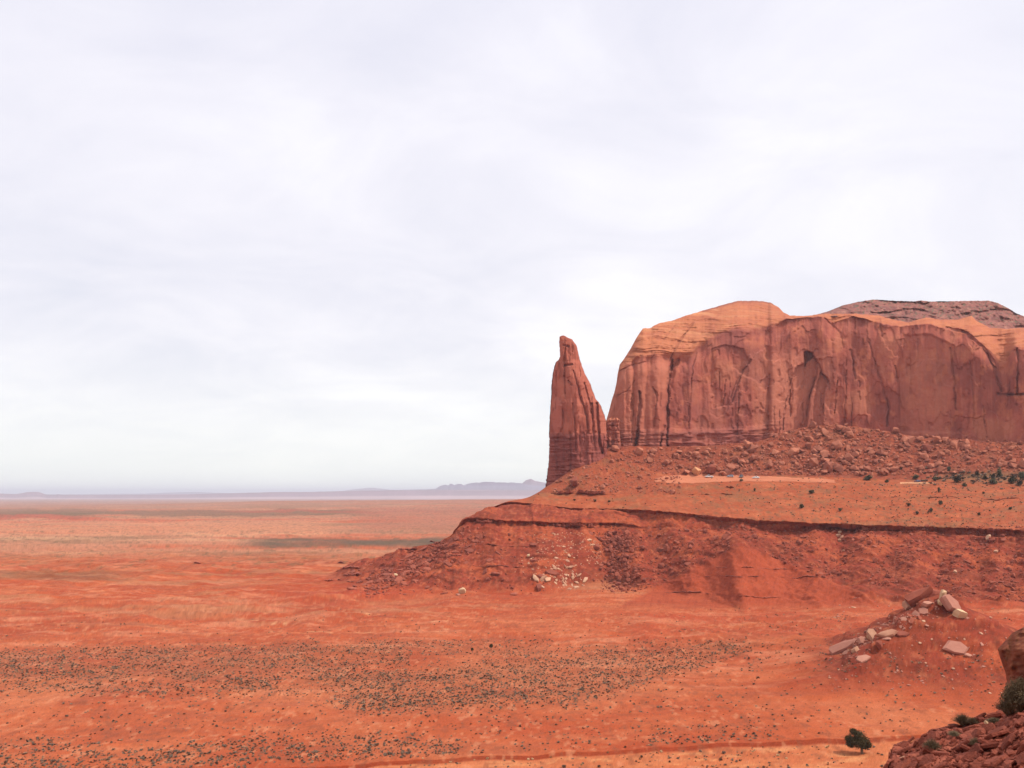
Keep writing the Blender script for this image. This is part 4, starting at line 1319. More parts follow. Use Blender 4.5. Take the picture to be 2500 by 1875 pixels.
one(V_RED, 5, 'boulder', 1401, 1186, 32, 'single large angular boulder on the slope at the foot of the spire', sink=0.1, scl=(1.0, 1, 1.2))

# spire cone stones
def cone_spot(r):
    X = r.uniform(1350, 1660); Y = r.uniform(1108, 1205)
    return (X, Y)


sp = scatter(1300, cone_spot, 1.6, 15, 1.9, 5)
for s, q, (p, n) in sp[:20]:
    put(random.choice(V_BOULDER), 'boulder', p, s * pxm(p.y), n, 0.5, 0.25, 'small red stone on the cone of debris between spire and car flat', 'boulder', 'stones on the debris cone by the spire')
tag(merged('cone_rubble', [(random.choice(V_BOULDER), xform(p, n, s * pxm(p.y))) for s, q, (p, n) in sp[20:]], M_BOULDER), 'fine red stones scattered on the debris cone by the spire', 'rubble', kind='stuff')

# pale slide of slabs on the spur
def pale_spot(r):
    t = r.random()
    X = r.gauss(1375, 42) if t < 0.35 else (r.gauss(1368, 34) if t < 0.8 else r.gauss(1456, 8))
    Y = (1300 + r.random() * 70) if t < 0.35 else (r.gauss(1408, 21) if t < 0.8 else 1318 + r.random() * 58)
    if 0.35 <= t < 0.8: X += (Y - 1412) * 0.8
    if not (1240 < X < 1490 and 1292 < Y < 1448): return None
    return X, Y


sp = scatter(420, pale_spot, 2.6, 26, 1.7, 9)
tag(merged('pale_rubble', [(random.choice(V_PALE), xform(p, n, s * pxm(p.y), .4, .2, .15)) for s, q, (p, n) in sp[190:]], M_PALE), 'small pale chips between the slabs of the slide on the spur', 'rubble', kind='stuff')
for s, q, (p, n) in sp[:190]:
    if q[1] < 1384: s = max(2.6, s * 0.5)
    put(random.choice(V_PALE), 'pale_slab', p, 1.3 * s * pxm(p.y), n, 0.35, 0.22, 'cream coloured slab in the rock slide on the right flank of the spur', 'pale slab', 'pale slabs of the slide on the spur', None, (random.uniform(.7, 1.3), random.uniform(.5, 1.0), random.uniform(.45, .9)))

# red rocks in the gully and the stony slope right of it
def gully_spot(r):
    t = r.random()
    if t < 0.45:
        Y = r.uniform(1300, 1445); X = 1470 + (Y - 1360) * 0.1 + r.gauss(0, 26) + 40
        return X, Y
    X = r.uniform(1480, 1790); Y = 1290 + r.random() * 160
    lo = np.interp(X, [1480, 1560, 1640, 1720, 1800], [1452, 1458, 1436, 1392, 1345])
    return (X, Y) if Y < lo and not on_apron(X, Y + 6) else None


sp = scatter(2000, gully_spot, 2.0, 20, 1.7, 33)
for s, q, (p, n) in sp[:72]:
    put(random.choice(V_RED), 'boulder', p, s * pxm(p.y), n, 0.4, 0.22, 'dark red boulder tumbled into the gully beside the spur', 'boulder', 'red boulders in the gully right of the spur')
rest = sp[72:]


def slope_spot(r):
    X = r.uniform(1790, 2520); Y = r.uniform(1285, 1470)
    d = 0.6 + 0.4 * math.sin(X / 23.0 + 2 * math.sin(Y / 31.0))
    lo = np.interp(X, [1790, 1900, 2000, 2200, 2500], [1300, 1370, 1410, 1440, 1470])
    return (X, Y) if (Y < lo and r.random() < d and not on_apron(X, Y)) else None


sp2 = scatter(4200, slope_spot, 1.7, 17, 1.8, 35)
for s, q, (p, n) in sp2[:58]:
    put(random.choice(V_SLAB + V_RED), 'boulder', p, s * pxm(p.y), n, 0.4, 0.2, 'rust brown stone on the stony slope under the right part of the rim', 'boulder', 'stones on the slope under the rim')
for (X, Y, w) in ((2050, 1300, 11), (2046, 1309, 12), (2056, 1312, 10), (2049, 1321, 10), (2414, 1312, 14), (2432, 1347, 11), (2331, 1397, 12), (2060, 1345, 9)):
    one(V_PALE, int(X), 'pale_slab', X, Y, w, 'bright cream block lodged on the red slope under the rim', 'rock slab', (1, 1, 1.6), group='cream blocks under the rim')

# slabs down the left flank of the spur
def left_spot(r):
    t = r.random()
    X = 890 + t * 260 + r.gauss(0, 22); Y = 1440 - t * 125 + r.gauss(0, 16)
    if r.random() < 0.3:
        X = r.uniform(880, 1330); Y = r.uniform(1300, 1455)
    return (X, Y) if (860 < X < 1340 and 1285 < Y < 1462) else None


sp3 = scatter(1500, left_spot, 2.2, 32, 1.6, 37, 648 * S)
for s, q, (p, n) in sp3[:95]:
    put(random.choice(V_SLAB), 'rock_slab', p, s * pxm(p.y), n, 0.25, 0.15, 'flat reddish slab lying on the left flank of the spur', 'rock slab', 'slabs down the left flank of the spur')
tag(merged('slope_rubble', [(random.choice(V_RED), xform(p, n, s * pxm(p.y))) for s, q, (p, n) in rest + sp2[58:] + sp3[95:]], M_REDROCK), 'small red stones littering the slope of the spur', 'rubble', kind='stuff')
one(V_CREAM, 0, 'boulder', 1128, 1447, 20, 'largest cream block at the foot of the spur', 'boulder', sink=.15)
one(V_PINK, 1, 'boulder', 1117, 1453, 16, 'pinkish slab just left of the cream block at the foot of the spur', 'boulder')
one(V_CREAM, 1, 'boulder', 966, 1405, 11, 'small white stone on a dark rock near the left toe of the spur', 'boulder')
one(V_CREAM, 2, 'boulder', 1290, 1357, 10, 'single white stone alone in the middle of the spur slope', 'boulder')
one(V_SLAB, 2, 'rock_slab', 1345, 1400, 34, 'long cream topped slab leaning over its shadow in the pale slide', 'rock slab', (1, .8, 1.2))
one(V_SLAB, 4, 'rock_slab', 1320, 1408, 28, 'dark red slab left of the pale slide', 'rock slab')
one(V_SLAB, 1, 'rock_slab', 1316, 1438, 28, 'purple brown slab at the foot of the pale slide', 'rock slab', (1, .8, 1.4))

# thin outcrops
def ledge(X0, X1, Y, thick, over, seed, label, name='rock_ledge', drop=0.0, mat=None, colr=(0.30, 0.075, 0.043)):
    """a bed of hard rock sticking out of the ground, undercut in front"""
    n = max(12, int((X1 - X0) / 2))
    top_f, top_b, bot_f, bot_b = [], [], [], []
    pts = []
    for i in range(n):
        X = X0 + (X1 - X0) * i / (n - 1)
        w = min(1.0, 4 * min(i, n - 1 - i) / (n - 1) + 0.15)
        yy = Y + drop * i / (n - 1) + 1.2 * float(vnoise(np.array([X / 9.0]), np.array([seed * 1.0]), seed=seed)[0]) + 2.6 * float(vnoise(np.array([X / 38.0]), np.array([seed * 2.0]), seed=seed)[0])
        h = at(X, yy)
        if h is None: continue
        p = h[0]; k = pxm(p.y)
        jj = float(vnoise(np.array([X / 4.0]), np.array([seed + 5.0]), seed=seed)[0])
        gap = float(vnoise(np.array([X / 13.0]), np.array([seed + 9.0]), seed=seed)[0])
        w *= min(1.0, max(0.06, 0.75 + 1.5 * gap))
        th = thick * k * w * (0.8 + 0.35 * jj)
        fr = over * k * (0.7 + 0.5 * jj) * w
        f = Vector((p.x, p.y, 0)).normalized()
        pts.append((p - f * fr + Vector((0, 0, th)), p + f * (fr * 1.5 + 3.0 * k) + Vector((0, 0, th * 1.05)), p - f * fr * 0.8 + Vector((0, 0, th * 0.35)), p + f * fr * 0.9 + Vector((0, 0, -th * 0.4)), p + f * (fr * 1.5 + 3 * k) + Vector((0, 0, -th))))
    if len(pts) < 4: return
    bm = bmesh.new()
    R = [[bm.verts.new(v) for v in s] for s in pts]
    order = [3, 2, 0, 1, 4]
    for a, b in zip(R[:-1], R[1:]):
        for k in range(4): bm.faces.new([a[order[k]], b[order[k]], b[order[k + 1]], a[order[k + 1]]])
    for s in (R[0], R[-1]): bm.faces.new([s[k] for k in order])
    bmesh.ops.recalc_face_normals(bm, faces=bm.faces)
    return tag(obj_bm(name, bm, mat or M_REDROCK), label, 'rock ledge')


ledge(1345, 1502, 1206, 11, 14, 1, 'long undercut ledge along the foot of the spire cone')
ledge(1680, 1732, 1205, 4, 9, 2, 'short dark ledge below the left end of the car flat')
ledge(1735, 1800, 1206, 3, 5, 3, 'thin broken ledge right of the short dark ledge')
ledge(1768, 1792, 1190, 4, 6, 4, 'small dark outcrop just under the sandy flat')
ledge(2230, 2340, 1215, 2.6, 4, 5, 'thin flat ledge across the brushy bench on the right')
ledge(2400, 2490, 1219, 2.4, 4, 6, 'thin ledge near the right end of the bench')
ledge(823, 862, 1374, 5, 9, 11, 'uppermost dark ledge of the outcrop left of the spur')
ledge(826, 884, 1386, 4, 8, 12, 'second ledge down in the outcrop left of the spur', drop=2)
ledge(836, 892, 1402, 4.5, 8, 13, 'third ledge down in the outcrop left of the spur', drop=-1)
ledge(790, 836, 1418, 3.5, 8, 14, 'lowest left ledge of the outcrop by the spur toe')
ledge(846, 905, 1420, 5, 9, 15, 'lowest right ledge of the outcrop by the spur toe')
ledge(970, 1020, 1340, 4, 8, 16, 'stepped ledge on the skyline of the spur left flank', drop=2)
ledge(460, 492, 1375, 4, 6, 17, 'lone small red outcrop far out on the plain')

for i, (a, b, y, th, ov, dr, lb) in enumerate([
        (1139, 1234, 1273, 8, 10, 3, 'thick overhanging ledge at the nose of the spur'),
        (1337, 1490, 1284, 9, 8, 4, 'broken dark ledge above the pale slide on the spur'),
        (1158, 1227, 1329, 2.6, 4, 3, 'thin bed crossing the upper middle of the spur'),
        (1239, 1306, 1336, 2.4, 3.5, 1, 'thin bed right of the bed on the upper middle of the spur'),
        (1150, 1284, 1381, 2.8, 4, 4, 'long thin bed low across the middle of the spur'),
        (1044, 1082, 1322, 4, 6, 2, 'upper stepped ledge on the left shoulder of the spur'),
        (1058, 1088, 1336, 4, 6, 2, 'lower stepped ledge on the left shoulder of the spur'),
        (982, 1016, 1349, 4, 6, 3, 'small ledge poking out low on the left shoulder of the spur'),
        (1726, 1966, 1386, 2.4, 3.5, 4, 'long faint bed across the top of the bare triangular apron'),
        (1702, 2040, 1406, 2.6, 3.5, 6, 'longest bed across the bare triangular apron'),
        (1624, 1736, 1446, 2.6, 4, 4, 'thin dark bed at the left foot of the triangular apron'),
        (1775, 1909, 1457, 2.2, 3.5, 2, 'thin bed at the foot of the triangular apron'),
        (2373, 2496, 1422, 3, 5, -2, 'dark bed low on the slope at the right edge'),
        (1966, 2010, 1296, 3, 4, 2, 'short bed just under the rim right of the stone filled hollow'),
        (1642, 1806, 1255, 6, 7, 13, 'overhanging rim ledge left of the stone filled hollow'),
        (2332, 2502, 1292, 7, 8, 5, 'heavy overhanging rim ledge at the right edge')]):
    ledge(a, b, y, th, ov, 30 + i, lb, drop=dr)

# the mound at the right
mg = 'slabs lying on the red mound'
def mslab(vs, i, X, Y, w, label, scl=(1, 1, 1), er=None, rotz=None, sink=0.12, tilt=0.1):
    return one(vs, i, 'rock_slab', X, Y, w * 1.3, label, 'rock slab', scl, sink, tilt, rotz, None, True, er)


def lean(fx, fz): return Matrix.Rotation(fx, 3, 'X') @ Matrix.Rotation(fz, 3, 'Y')


mslab(V_PINK, 0, 2321, 1484, 58, 'largest pink slab leaning down the right side of the mound top', (1, .75, 1.5), lean(0.75, 0.62), 0.0, 0.05)
mslab(V_CREAM, 0, 2297, 1464, 19, 'upper cream block left of the largest slab on the mound top', (.8, .8, 1.9))
mslab(V_CREAM, 1, 2296, 1473, 17, 'cream block below the upper cream block on the mound top', (1, .8, 1.2))
mslab(V_CREAM, 2, 2340, 1505, 27, 'half round cream block at the lower end of the largest slab', (1, .8, 1.3))
mslab(V_PINK, 1, 2263, 1478, 20, 'pinkish block under the overhang at the mound top', (1, .8, 2.0), lean(0.7, 0.1), 0.2)
mslab(V_PINK, 2, 2254, 1494, 24, 'tilted grey pink slab below the mound top', (.8, 1.1, 1.5), lean(0.7, -0.3), 0.3)
mslab(V_PALE, 3, 2226, 1483, 34, 'broad buff slab left of the mound top', (1, .7, 1.1), lean(0.65, 0.25), 0.1)
mslab(V_SLAB, 3, 2243, 1466, 46, 'dark slab forming the left shoulder of the mound top', (1, .6, 1.8), lean(0.4, -0.6), 0.0, 0.1)
mslab(V_SLAB, 4, 2268, 1455, 44, 'dark capping slab at the very top of the mound', (1, .8, 1.6), lean(0.15, 0.25), 0.0, 0.0)
mslab(V_PINK, 3, 2062, 1585, 52, 'long pinkish slab at the lower left end of the mound ridge', (1.1, .5, 1.3), lean(0.5, -0.55), 0.0)
mslab(V_PINK, 4, 2108, 1567, 34, 'upright pink slab in the middle group on the mound flank', (1, .9, 1.2), lean(0.95, 0.3), 0.3)
mslab(V_PALE, 5, 2133, 1553, 30, 'tallest cream slab in the middle group on the mound flank', (.8, 1.2, 1.2), lean(1.0, 0.2), 0.1)
mslab(V_CREAM, 3, 2127, 1557, 14, 'small yellowish block leaning on the tallest cream slab', (.9, .7, 1.2))
mslab(V_PALE, 6, 2164, 1554, 32, 'pointed cream slab lying right of the middle group', (1.1, .6, .9), lean(0.6, -0.2), 0.0)
mslab(V_RED, 3, 2148, 1581, 20, 'square red block below the middle group', (1, .8, 1.2))
mslab(V_SLAB, 5, 2198, 1550, 28, 'dull red slab right of the pointed cream slab', (1, .8, 1.2), lean(0.5, -0.1), 0.0)
mslab(V_PALE, 1, 2090, 1590, 17, 'small buff stone under the middle group', (1, .8, 1.2))
mslab(V_PINK, 0, 2107, 1612, 27, 'lowest reddish slab under the middle group', (1, .8, 1.3), lean(0.55, -0.2), 0.2)
mslab(V_PINK, 2, 2336, 1585, 48, 'isolated broad pink slab on the right flank of the mound', (1, .95, 1.1), lean(0.75, 0.05), 0.0, 0.0)
mslab(V_PINK, 4, 2363, 1602, 22, 'narrow pink slab touching the isolated broad slab', (1, .7, 1.1), lean(0.7, 0.35), 0.0, 0.0)


def mound_spot(r):
    X = r.uniform(2020, 2470); Y = r.uniform(1455, 1700)
    return (X, Y)


def cap_spot(r):
    t = r.random() ** 0.8
    X = 2285 - 235 * t + r.gauss(0, 20); Y = 1462 + 130 * t + r.gauss(0, 10) + 8
    return X, Y


spc = scatter(260, cap_spot, 2.6, 24, 1.5, 46)
for s, q, (p, n) in spc[:48]:
    put(random.choice(V_PINK + V_SLAB), 'rock_slab', p, s * pxm(p.y), n, 0.5, 0.15, 'broken pinkish slab among the rubble along the crest of the mound', 'rock slab', 'broken slabs along the crest of the mound')
sp = scatter(420, mound_spot, 2.0, 12, 1.8, 45) + spc[48:]
for s, q, (p, n) in sp[:40]:
    put(random.choice(V_PALE + V_PINK), 'rock_slab', p, s * pxm(p.y), n, 0.3, 0.2, 'small loose slab scattered on the flank of the red mound', 'rock slab', 'small slabs on the flank of the mound')
tag(merged('mound_rubble', [(random.choice(V_RED), xform(p, n, s * pxm(p.y))) for s, q, (p, n) in sp[40:]], M_PINK), 'small stones scattered on the red mound', 'rubble', kind='stuff')

# ------------------------------------------------------------------ plants
def bush_mesh(name, seed, n, rx, rz, leaf, mat, up=0.35):
    r = random.Random(seed)
    bm = bmesh.new()
    lob = [(r.uniform(-.45, .45) * rx, r.uniform(-.45, .45) * rx, r.uniform(.35, .75) * rz, r.uniform(.45, .7)) for _ in range(6)]
    for i in range(n):
        lx, ly, lz, lr = r.choice(lob)
        v = Vector((r.gauss(0, 1), r.gauss(0, 1), r.gauss(0, 1))).normalized() * (r.random() ** 0.4)
        c = Vector((lx + v.x * lr * rx * 0.8, ly + v.y * lr * rx * 0.8, max(0.02, lz + v.z * lr * rz * 0.75)))
        a = Vector((r.gauss(0, 1), r.gauss(0, 1), r.gauss(0, 1))).normalized()
        b = a.orthogonal().normalized()
        s = leaf * r.uniform(.6, 1.4)
        bm.faces.new([bm.verts.new(c + a * s), bm.verts.new(c + b * s * .7), bm.verts.new(c - a * s), bm.verts.new(c - b * s * .7)])
    # stems
    for i in range(7):
        an = r.uniform(0, 6.283); rr = r.uniform(.3, .7) * rx
        top = Vector((math.cos(an) * rr, math.sin(an) * rr, rz * r.uniform(.5, .8)))
        w = Vector((-math.sin(an), math.cos(an), 0)) * 0.035 * rx
        bm.faces.new([bm.verts.new(-w), bm.verts.new(w), bm.verts.new(top + w * .4), bm.verts.new(top - w * .4)])
    me = bpy.data.meshes.new(name)
    bm.to_mesh(me); bm.free()
    me.materials.append(mat)
    return me


V_SHRUB = [bush_mesh('shrub', i, 150, 0.5, 0.55, 0.10, M_SHRUB) for i in range(7)]
V_SHRUB_L = [bush_mesh('shrub_far', 40 + i, 30, 0.5, 0.55, 0.2, M_SHRUB) for i in range(5)]
V_JUN = [bush_mesh('juniper_bush', 60 + i, 320, 0.5, 0.8, 0.075, M_JUNIPER) for i in range(5)]
V_TUFT = [bush_mesh('grass_tuft', 80 + i, 110, 0.5, 0.5, 0.09, M_TUFT) for i in range(4)]


def shrub_density(X, Y):
    return SMAP[min(int((Y - 1470) / 2), SMAP.shape[0] - 1), min(int((X + 60) / 4), SMAP.shape[1] - 1)]


r = random.Random(5)
spots = []
while len(spots) < 18000:
    X = r.uniform(-60, 2480)
    Y = 1480 + (r.random() ** 0.85) * 420
    if r.random() > shrub_density(X, Y): continue
    hit = at(X, Y)
    if hit is None or hit[0].y > 460 * S * 1.1 or hit[0].z > 9: continue
    w = 0.27 + 0.42 * r.random() ** 2.4 * (1.3 if r.random() < 0.08 else 1.0) * (0.8 + 0.35 * min(1, hit[0].y / 270))
    spots.append((w / hit[0].y, w, hit))
spots.sort(key=lambda k: -k[0])
for s, w, (p, n) in spots[:290]:
    o = link(bpy.data.objects.new('shrub', r.choice(V_SHRUB)))
    o.location = p - Vector((0, 0, 0.03)); o.rotation_euler = (0, 0, r.uniform(0, 6.28)); o.scale = (w * 1.15, w * 1.15, w * r.uniform(.8, 1.1))
    tag(o, 'low grey brown sagebrush growing on the red plain near the wash', 'shrub', 'sagebrush shrubs on the near plain')
items, dry = [], []
for s, w, (p, n) in spots[290:]:
    M = Matrix.Translation(p - Vector((0, 0, 0.03))) @ Matrix.Rotation(r.uniform(0, 6.28), 4, 'Z') @ Matrix.Diagonal((w * 1.15, w * 1.15, w * r.uniform(.8, 1.1), 1))
    (items if r.random() < 0.74 else dry).append((r.choice(V_SHRUB_L), M))
tag(merged('dry_brush', dry, M_DRYSAGE), 'small straw coloured dry bushes mixed into the sagebrush belts', 'dry brush', kind='stuff')
tag(merged('sagebrush_cover', items, M_SHRUB), 'belts of sagebrush covering the red plain', 'sagebrush', kind='stuff')


def plant(me, name, X, Y, wpx, hs, label, cat='shrub', group=None):
    hit = at(X, Y)
    if hit is None: return
    p = hit[0]
    o = link(bpy.data.objects.new(name, me))
    w = wpx * pxm(p.y)
    o.location = p - Vector((0, 0, 0.05)); o.rotation_euler = (0, 0, random.uniform(0, 6.28)); o.scale = (w, w, w * hs)
    return tag(o, label, cat, group)


# tufts on the wash bed
r = random.Random(15)
for k, (X, Y) in enumerate([(1032, 1852), (1100, 1862), (1158, 1856), (1190, 1853), (1252, 1858), (1290, 1855), (1300, 1854), (1484, 1838), (1614, 1836), (1838, 1836), (1842, 1832), (1740, 1872), (1560, 1862), (1420, 1868),
                            (1900, 1846), (1960, 1838), (2018, 1826), (2022, 1823), (1700, 1850), (1345, 1850), (1920, 1852)]):
    plant(r.choice(V_TUFT), 'grass_tuft', X, Y, r.uniform(7, 12), 1.0, 'pale straw coloured grass tuft on the sandy wash bed', 'grass tuft', 'dry grass tufts along the wash')
for (X, Y, w) in ((1376, 1874, 14), (1462, 1873, 13), (1760, 1856, 12), (1768, 1840, 12), (1553, 1860, 8), (1240, 1873, 8), (1970, 1868, 8), (980, 1874, 7)):
    plant(V_SHRUB[X % 7], 'shrub', X, Y, w, 0.9, 'dark shrub standing on the sandy wash bed', 'shrub', 'dark shrubs on the wash bed')
# brush on the bench
V_DRYB = [bush_mesh('dry_shrub', 97, 160, 0.5, 0.6, 0.10, M_DRYBUSH)]
bench_b = [(1982, 1205, 20, .7, 'wide dark bush in the middle of the bench'), (1957, 1241, 17, .9, 'dark bush near the rim left of the middle of the bench'), (2052, 1248, 13, 1.0, 'grey bush near the rim in the middle of the bench'),
           (2293, 1203, 9, 2.2, 'narrow upright juniper on the bench under the brush belt'), (2296, 1233, 13, 1.4, 'tall bush right below the narrow upright juniper'), (2217, 1236, 13, 1.0, 'round dark bush left of the tall bush'),
           (2273, 1250, 14, 1.0, 'dark round bush below the tall bush'), (2238, 1256, 12, .9, 'greyer bush beside the dark round bush'), (2390, 1258, 11, .9, 'lone dark bush on the right of the bench'), (2467, 1244, 12, .8, 'bush near the right edge of the bench'),
           (2401, 1206, 8, 1.2, 'small dark bush right of the narrow juniper'), (1452, 1225, 10, .9, 'round green bush under the long undercut ledge'), (1402, 1222, 9, .7, 'small bush below the spire'), (1487, 1226, 10, .7, 'brown bush right of the round green bush'),
           (1843, 1199, 8, 1.3, 'small upright bush below the sandy flat')]
plant(V_DRYB[0], 'shrub', 1810, 1175, 12, 0.9, 'brown bush standing in front of the grey van')
for X, Y, w, h, lb in bench_b:
    plant(V_JUN[X % 5], 'shrub', X, Y, w, h * 0.8, lb)
belt_b = [(2336, 1178, 30, .8), (2355, 1188, 16, .9), (2318, 1150, 14, 1.2), (2422, 1172, 16, 1.4), (2440, 1165, 20, 1.8), (2425, 1182, 28, .7), (2470, 1180, 26, 1.0), (2487, 1186, 24, .9), (2405, 1170, 14, 1.0), (2498, 1172, 22, 1.3),
          (2236, 1170, 22, .8), (2284, 1174, 18, .9), (2120, 1172, 30, .6), (2165, 1178, 14, .8), (2385, 1160, 16, .8), (2200, 1146, 8, 1)]
for X, Y, w, h in belt_b:
    plant(V_JUN[X % 5], 'juniper', X, Y, w, h * 0.8, 'dark green juniper in the brush belt at the foot of the talus', 'juniper', 'junipers in the brush belt under the talus')
r = random.Random(25)
items = []
for k in range(1900):
    X = r.uniform(1300, 2520); Y = r.uniform(1168, 1290)
    if r.random() > np.interp(X, [1300, 1700, 2100, 2500], [.15, .3, .8, 1.0]): continue
    hit = at(X, Y)
    if hit is None or hit[0].y < 500 * S: continue
    w = r.uniform(2.0, 5.5) * pxm(hit[0].y)
    items.append((r.choice(V_SHRUB_L), Matrix.Translation(hit[0]) @ Matrix.Rotation(r.uniform(0, 6.28), 4, 'Z') @ Matrix.Diagonal((w, w, w * .8, 1))))
for k in range(140):
    X = r.uniform(2250, 2520); Y = r.gauss(1168, 9)
    hit = at(X, Y)
    if hit is None: continue
    w = r.uniform(5, 12) * pxm(hit[0].y)
    items.append((r.choice(V_SHRUB_L), Matrix.Translation(hit[0]) @ Matrix.Rotation(r.uniform(0, 6.28), 4, 'Z') @ Matrix.Diagonal((w, w, w * .7, 1))))
tag(merged('bench_brush', items, M_SHRUB), 'low grey green brush growing on the bench', 'brush', kind='stuff')


def make_tree(X, Y, hpx, wpx, seed, label, n, lean_x=-0.15, leaf=0.02, loc=None):
    hit = at(X, Y)
    p = hit[0]
    k = pxm(p.y)
    H, Wd = hpx * k, wpx * k
    r = random.Random(seed)
    root = link(bpy.data.objects.new('juniper_tree', None))
    root.location = p
    tag(root, label, 'tree')
    bm = bmesh.new()

    def limb(a, b, r0, r1, segs=5):
        prev = None
        d = (b - a).normalized(); ax = d.orthogonal().normalized(); ay = d.cross(ax)
        for i in range(segs + 1):
            t = i / segs
            c = a.lerp(b, t) + ax * math.sin(t * 5 + seed) * r0 * 0.5
            rr = r0 + (r1 - r0) * t
            ring = [bm.verts.new(c + (ax * math.cos(q) + ay * math.sin(q)) * rr * (1 + 0.2 * math.sin(3 * q))) for q in [j * math.pi / 4 for j in range(8)]]
            if prev:
                for j in range(8): bm.faces.new([prev[j], prev[(j + 1) % 8], ring[(j + 1) % 8], ring[j]])
            prev = ring
        bm.faces.new(prev)
    base = Vector((0, 0, -0.15)); fork = Vector((lean_x * 0.3 * H, 0, 0.30 * H))
    limb(base, fork, 0.05 * H, 0.036 * H)
    lobes = [(-.30, 0, .60, .21), (-.43, .05, .52, .14), (-.42, 0, .38, .12), (-.2, -.1, .74, .15), (-.27, .1, .79, .11), (-.06, .05, .64, .17), (.05, -.05, .50, .15), (.15, 0, .38, .13), (.21, .05, .28, .10), (-.1, -.12, .50, .16), (-.2, .15, .45, .17), (.03, .1, .36, .13), (-.29, -.12, .48, .16), (-.16, 0, .33, .14), (-.36, .05, .30, .11), (.09, .05, .25, .12), (-.05, -.1, .30, .11)]
    if lean_x == 0: lobes = [(-.1, 0, .72, .22), (.12, .05, .78, .2), (0, -.1, .62, .24), (.2, .05, .6, .16), (-.22, 0, .58, .16)]
    for (lx, ly, lz, lr) in lobes[:9]:
        limb(fork, Vector((lx * Wd, ly * Wd, lz * H * 0.95)), 0.024 * H, 0.007 * H, 4)
    obj_bm('trunk', bm, M_BARK, root, True)
    V, Fc = [], []
    for i in range(n):
        lx, ly, lz, lr = lobes[i % len(lobes)]
        v = Vector((r.gauss(0, 1), r.gauss(0, 1), r.gauss(0, 1))).normalized()
        rad = 0.55 + 0.5 * r.random() ** 1.5
        bump = 1 + 0.28 * math.sin(v.x * 7 + i % 13) * math.cos(v.z * 6 + v.y * 5)
        c = Vector((lx * Wd + v.x * lr * Wd * rad * bump, ly * Wd + v.y * lr * Wd * rad * bump, lz * H + v.z * lr * H * rad * bump))
        a = (v * 0.5 + Vector((r.gauss(0, .6), r.gauss(0, .6), r.gauss(0.3, .6)))).normalized(); b = a.orthogonal().normalized()
        b = Matrix.Rotation(r.uniform(0, 6.28), 3, a) @ b
        s = leaf * H * r.uniform(.6, 1.5)
        i0 = len(V)
        V += [c + a * s, c + b * s * .5, c - a * s, c - b * s * .5]
        Fc.append((i0, i0 + 1, i0 + 2, i0 + 3))
    mesh_np('crown', np.array([tuple(v) for v in V]), np.array(Fc), M_JUNIPER, False, parent=root)


make_tree(2106, 1840, 67, 76, 3, 'lone dark green juniper tree leaning on the sandy flat beside the wash bank', 15000, leaf=0.017)
make_tree(1199, 1588, 17, 13, 5, 'small grey green tree with a bare stem out on the sagebrush plain', 900, 0.0, 0.04)
make_tree(1153, 1594, 13, 10, 8, 'smaller dark tree left of the grey green tree on the plain', 700, 0.0, 0.045)

# ------------------------------------------------------------------ vehicles
M_WHITE = mat_plain('white_paint', (0.80, 0.80, 0.78), 0.3, 0, 0.5)
M_SILVER = mat_plain('silver_paint', (0.46, 0.49, 0.55), 0.3, 0.3, 0.5)
M_GREY = mat_plain('dark_grey_paint', (0.16, 0.17, 0.18), 0.3, 0.2, 0.5)
M_BLUE = mat_plain('dark_blue_paint', (0.06, 0.07, 0.16), 0.3, 0.1, 0.5)
M_GLASS = mat_plain('dark_glass', (0.02, 0.024, 0.03), 0.06)
M_TYRE = mat_plain('tyre_rubber', (0.02, 0.02, 0.02), 0.8)
M_RIM = mat_plain('wheel_rim', (0.45, 0.45, 0.46), 0.35, 0.8)
M_LAMP = mat_plain('lamp_lens', (0.7, 0.7, 0.66), 0.1)
M_TAIL = mat_plain('tail_lens', (0.4, 0.02, 0.02), 0.2)


def loft_x(sections, mat, name, parent):
    """body from cross-sections along x: (x, half width bottom, half width top, z bottom, z top)"""
    bm = bmesh.new()
    prev = None
    for (x, wb, wt, z0, z1) in sections:
        zc = z0 + (z1 - z0) * 0.55
        pr = [(-wb * .94, z0), (-wb, z0 + (z1 - z0) * .25), (-wb, zc), (-wt, z1 - .04), (-wt * .9, z1), (wt * .9, z1), (wt, z1 - .04), (wb, zc), (wb, z0 + (z1 - z0) * .25), (wb * .94, z0)]
        ring = [bm.verts.new((x, y, z)) for y, z in pr]
        if prev:
            for j in range(10): bm.faces.new([prev[j], prev[(j + 1) % 10], ring[(j + 1) % 10], ring[j]])
        else: bm.faces.new(ring)
        prev = ring
    bm.faces.new(prev)
    bmesh.ops.recalc_face_normals(bm, faces=bm.faces)
    return obj_bm(name, bm, mat, parent, False)


def box_bm(bm, x0, x1, y0, y1, z0, z1):
    v = [bm.verts.new((x, y, z)) for x in (x0, x1) for y in (y0, y1) for z in (z0, z1)]
    for f in ((0, 1, 3, 2), (4, 6, 7, 5), (0, 4, 5, 1), (2, 3, 7, 6), (0, 2, 6, 4), (1, 5, 7, 3)): bm.faces.new([v[i] for i in f])


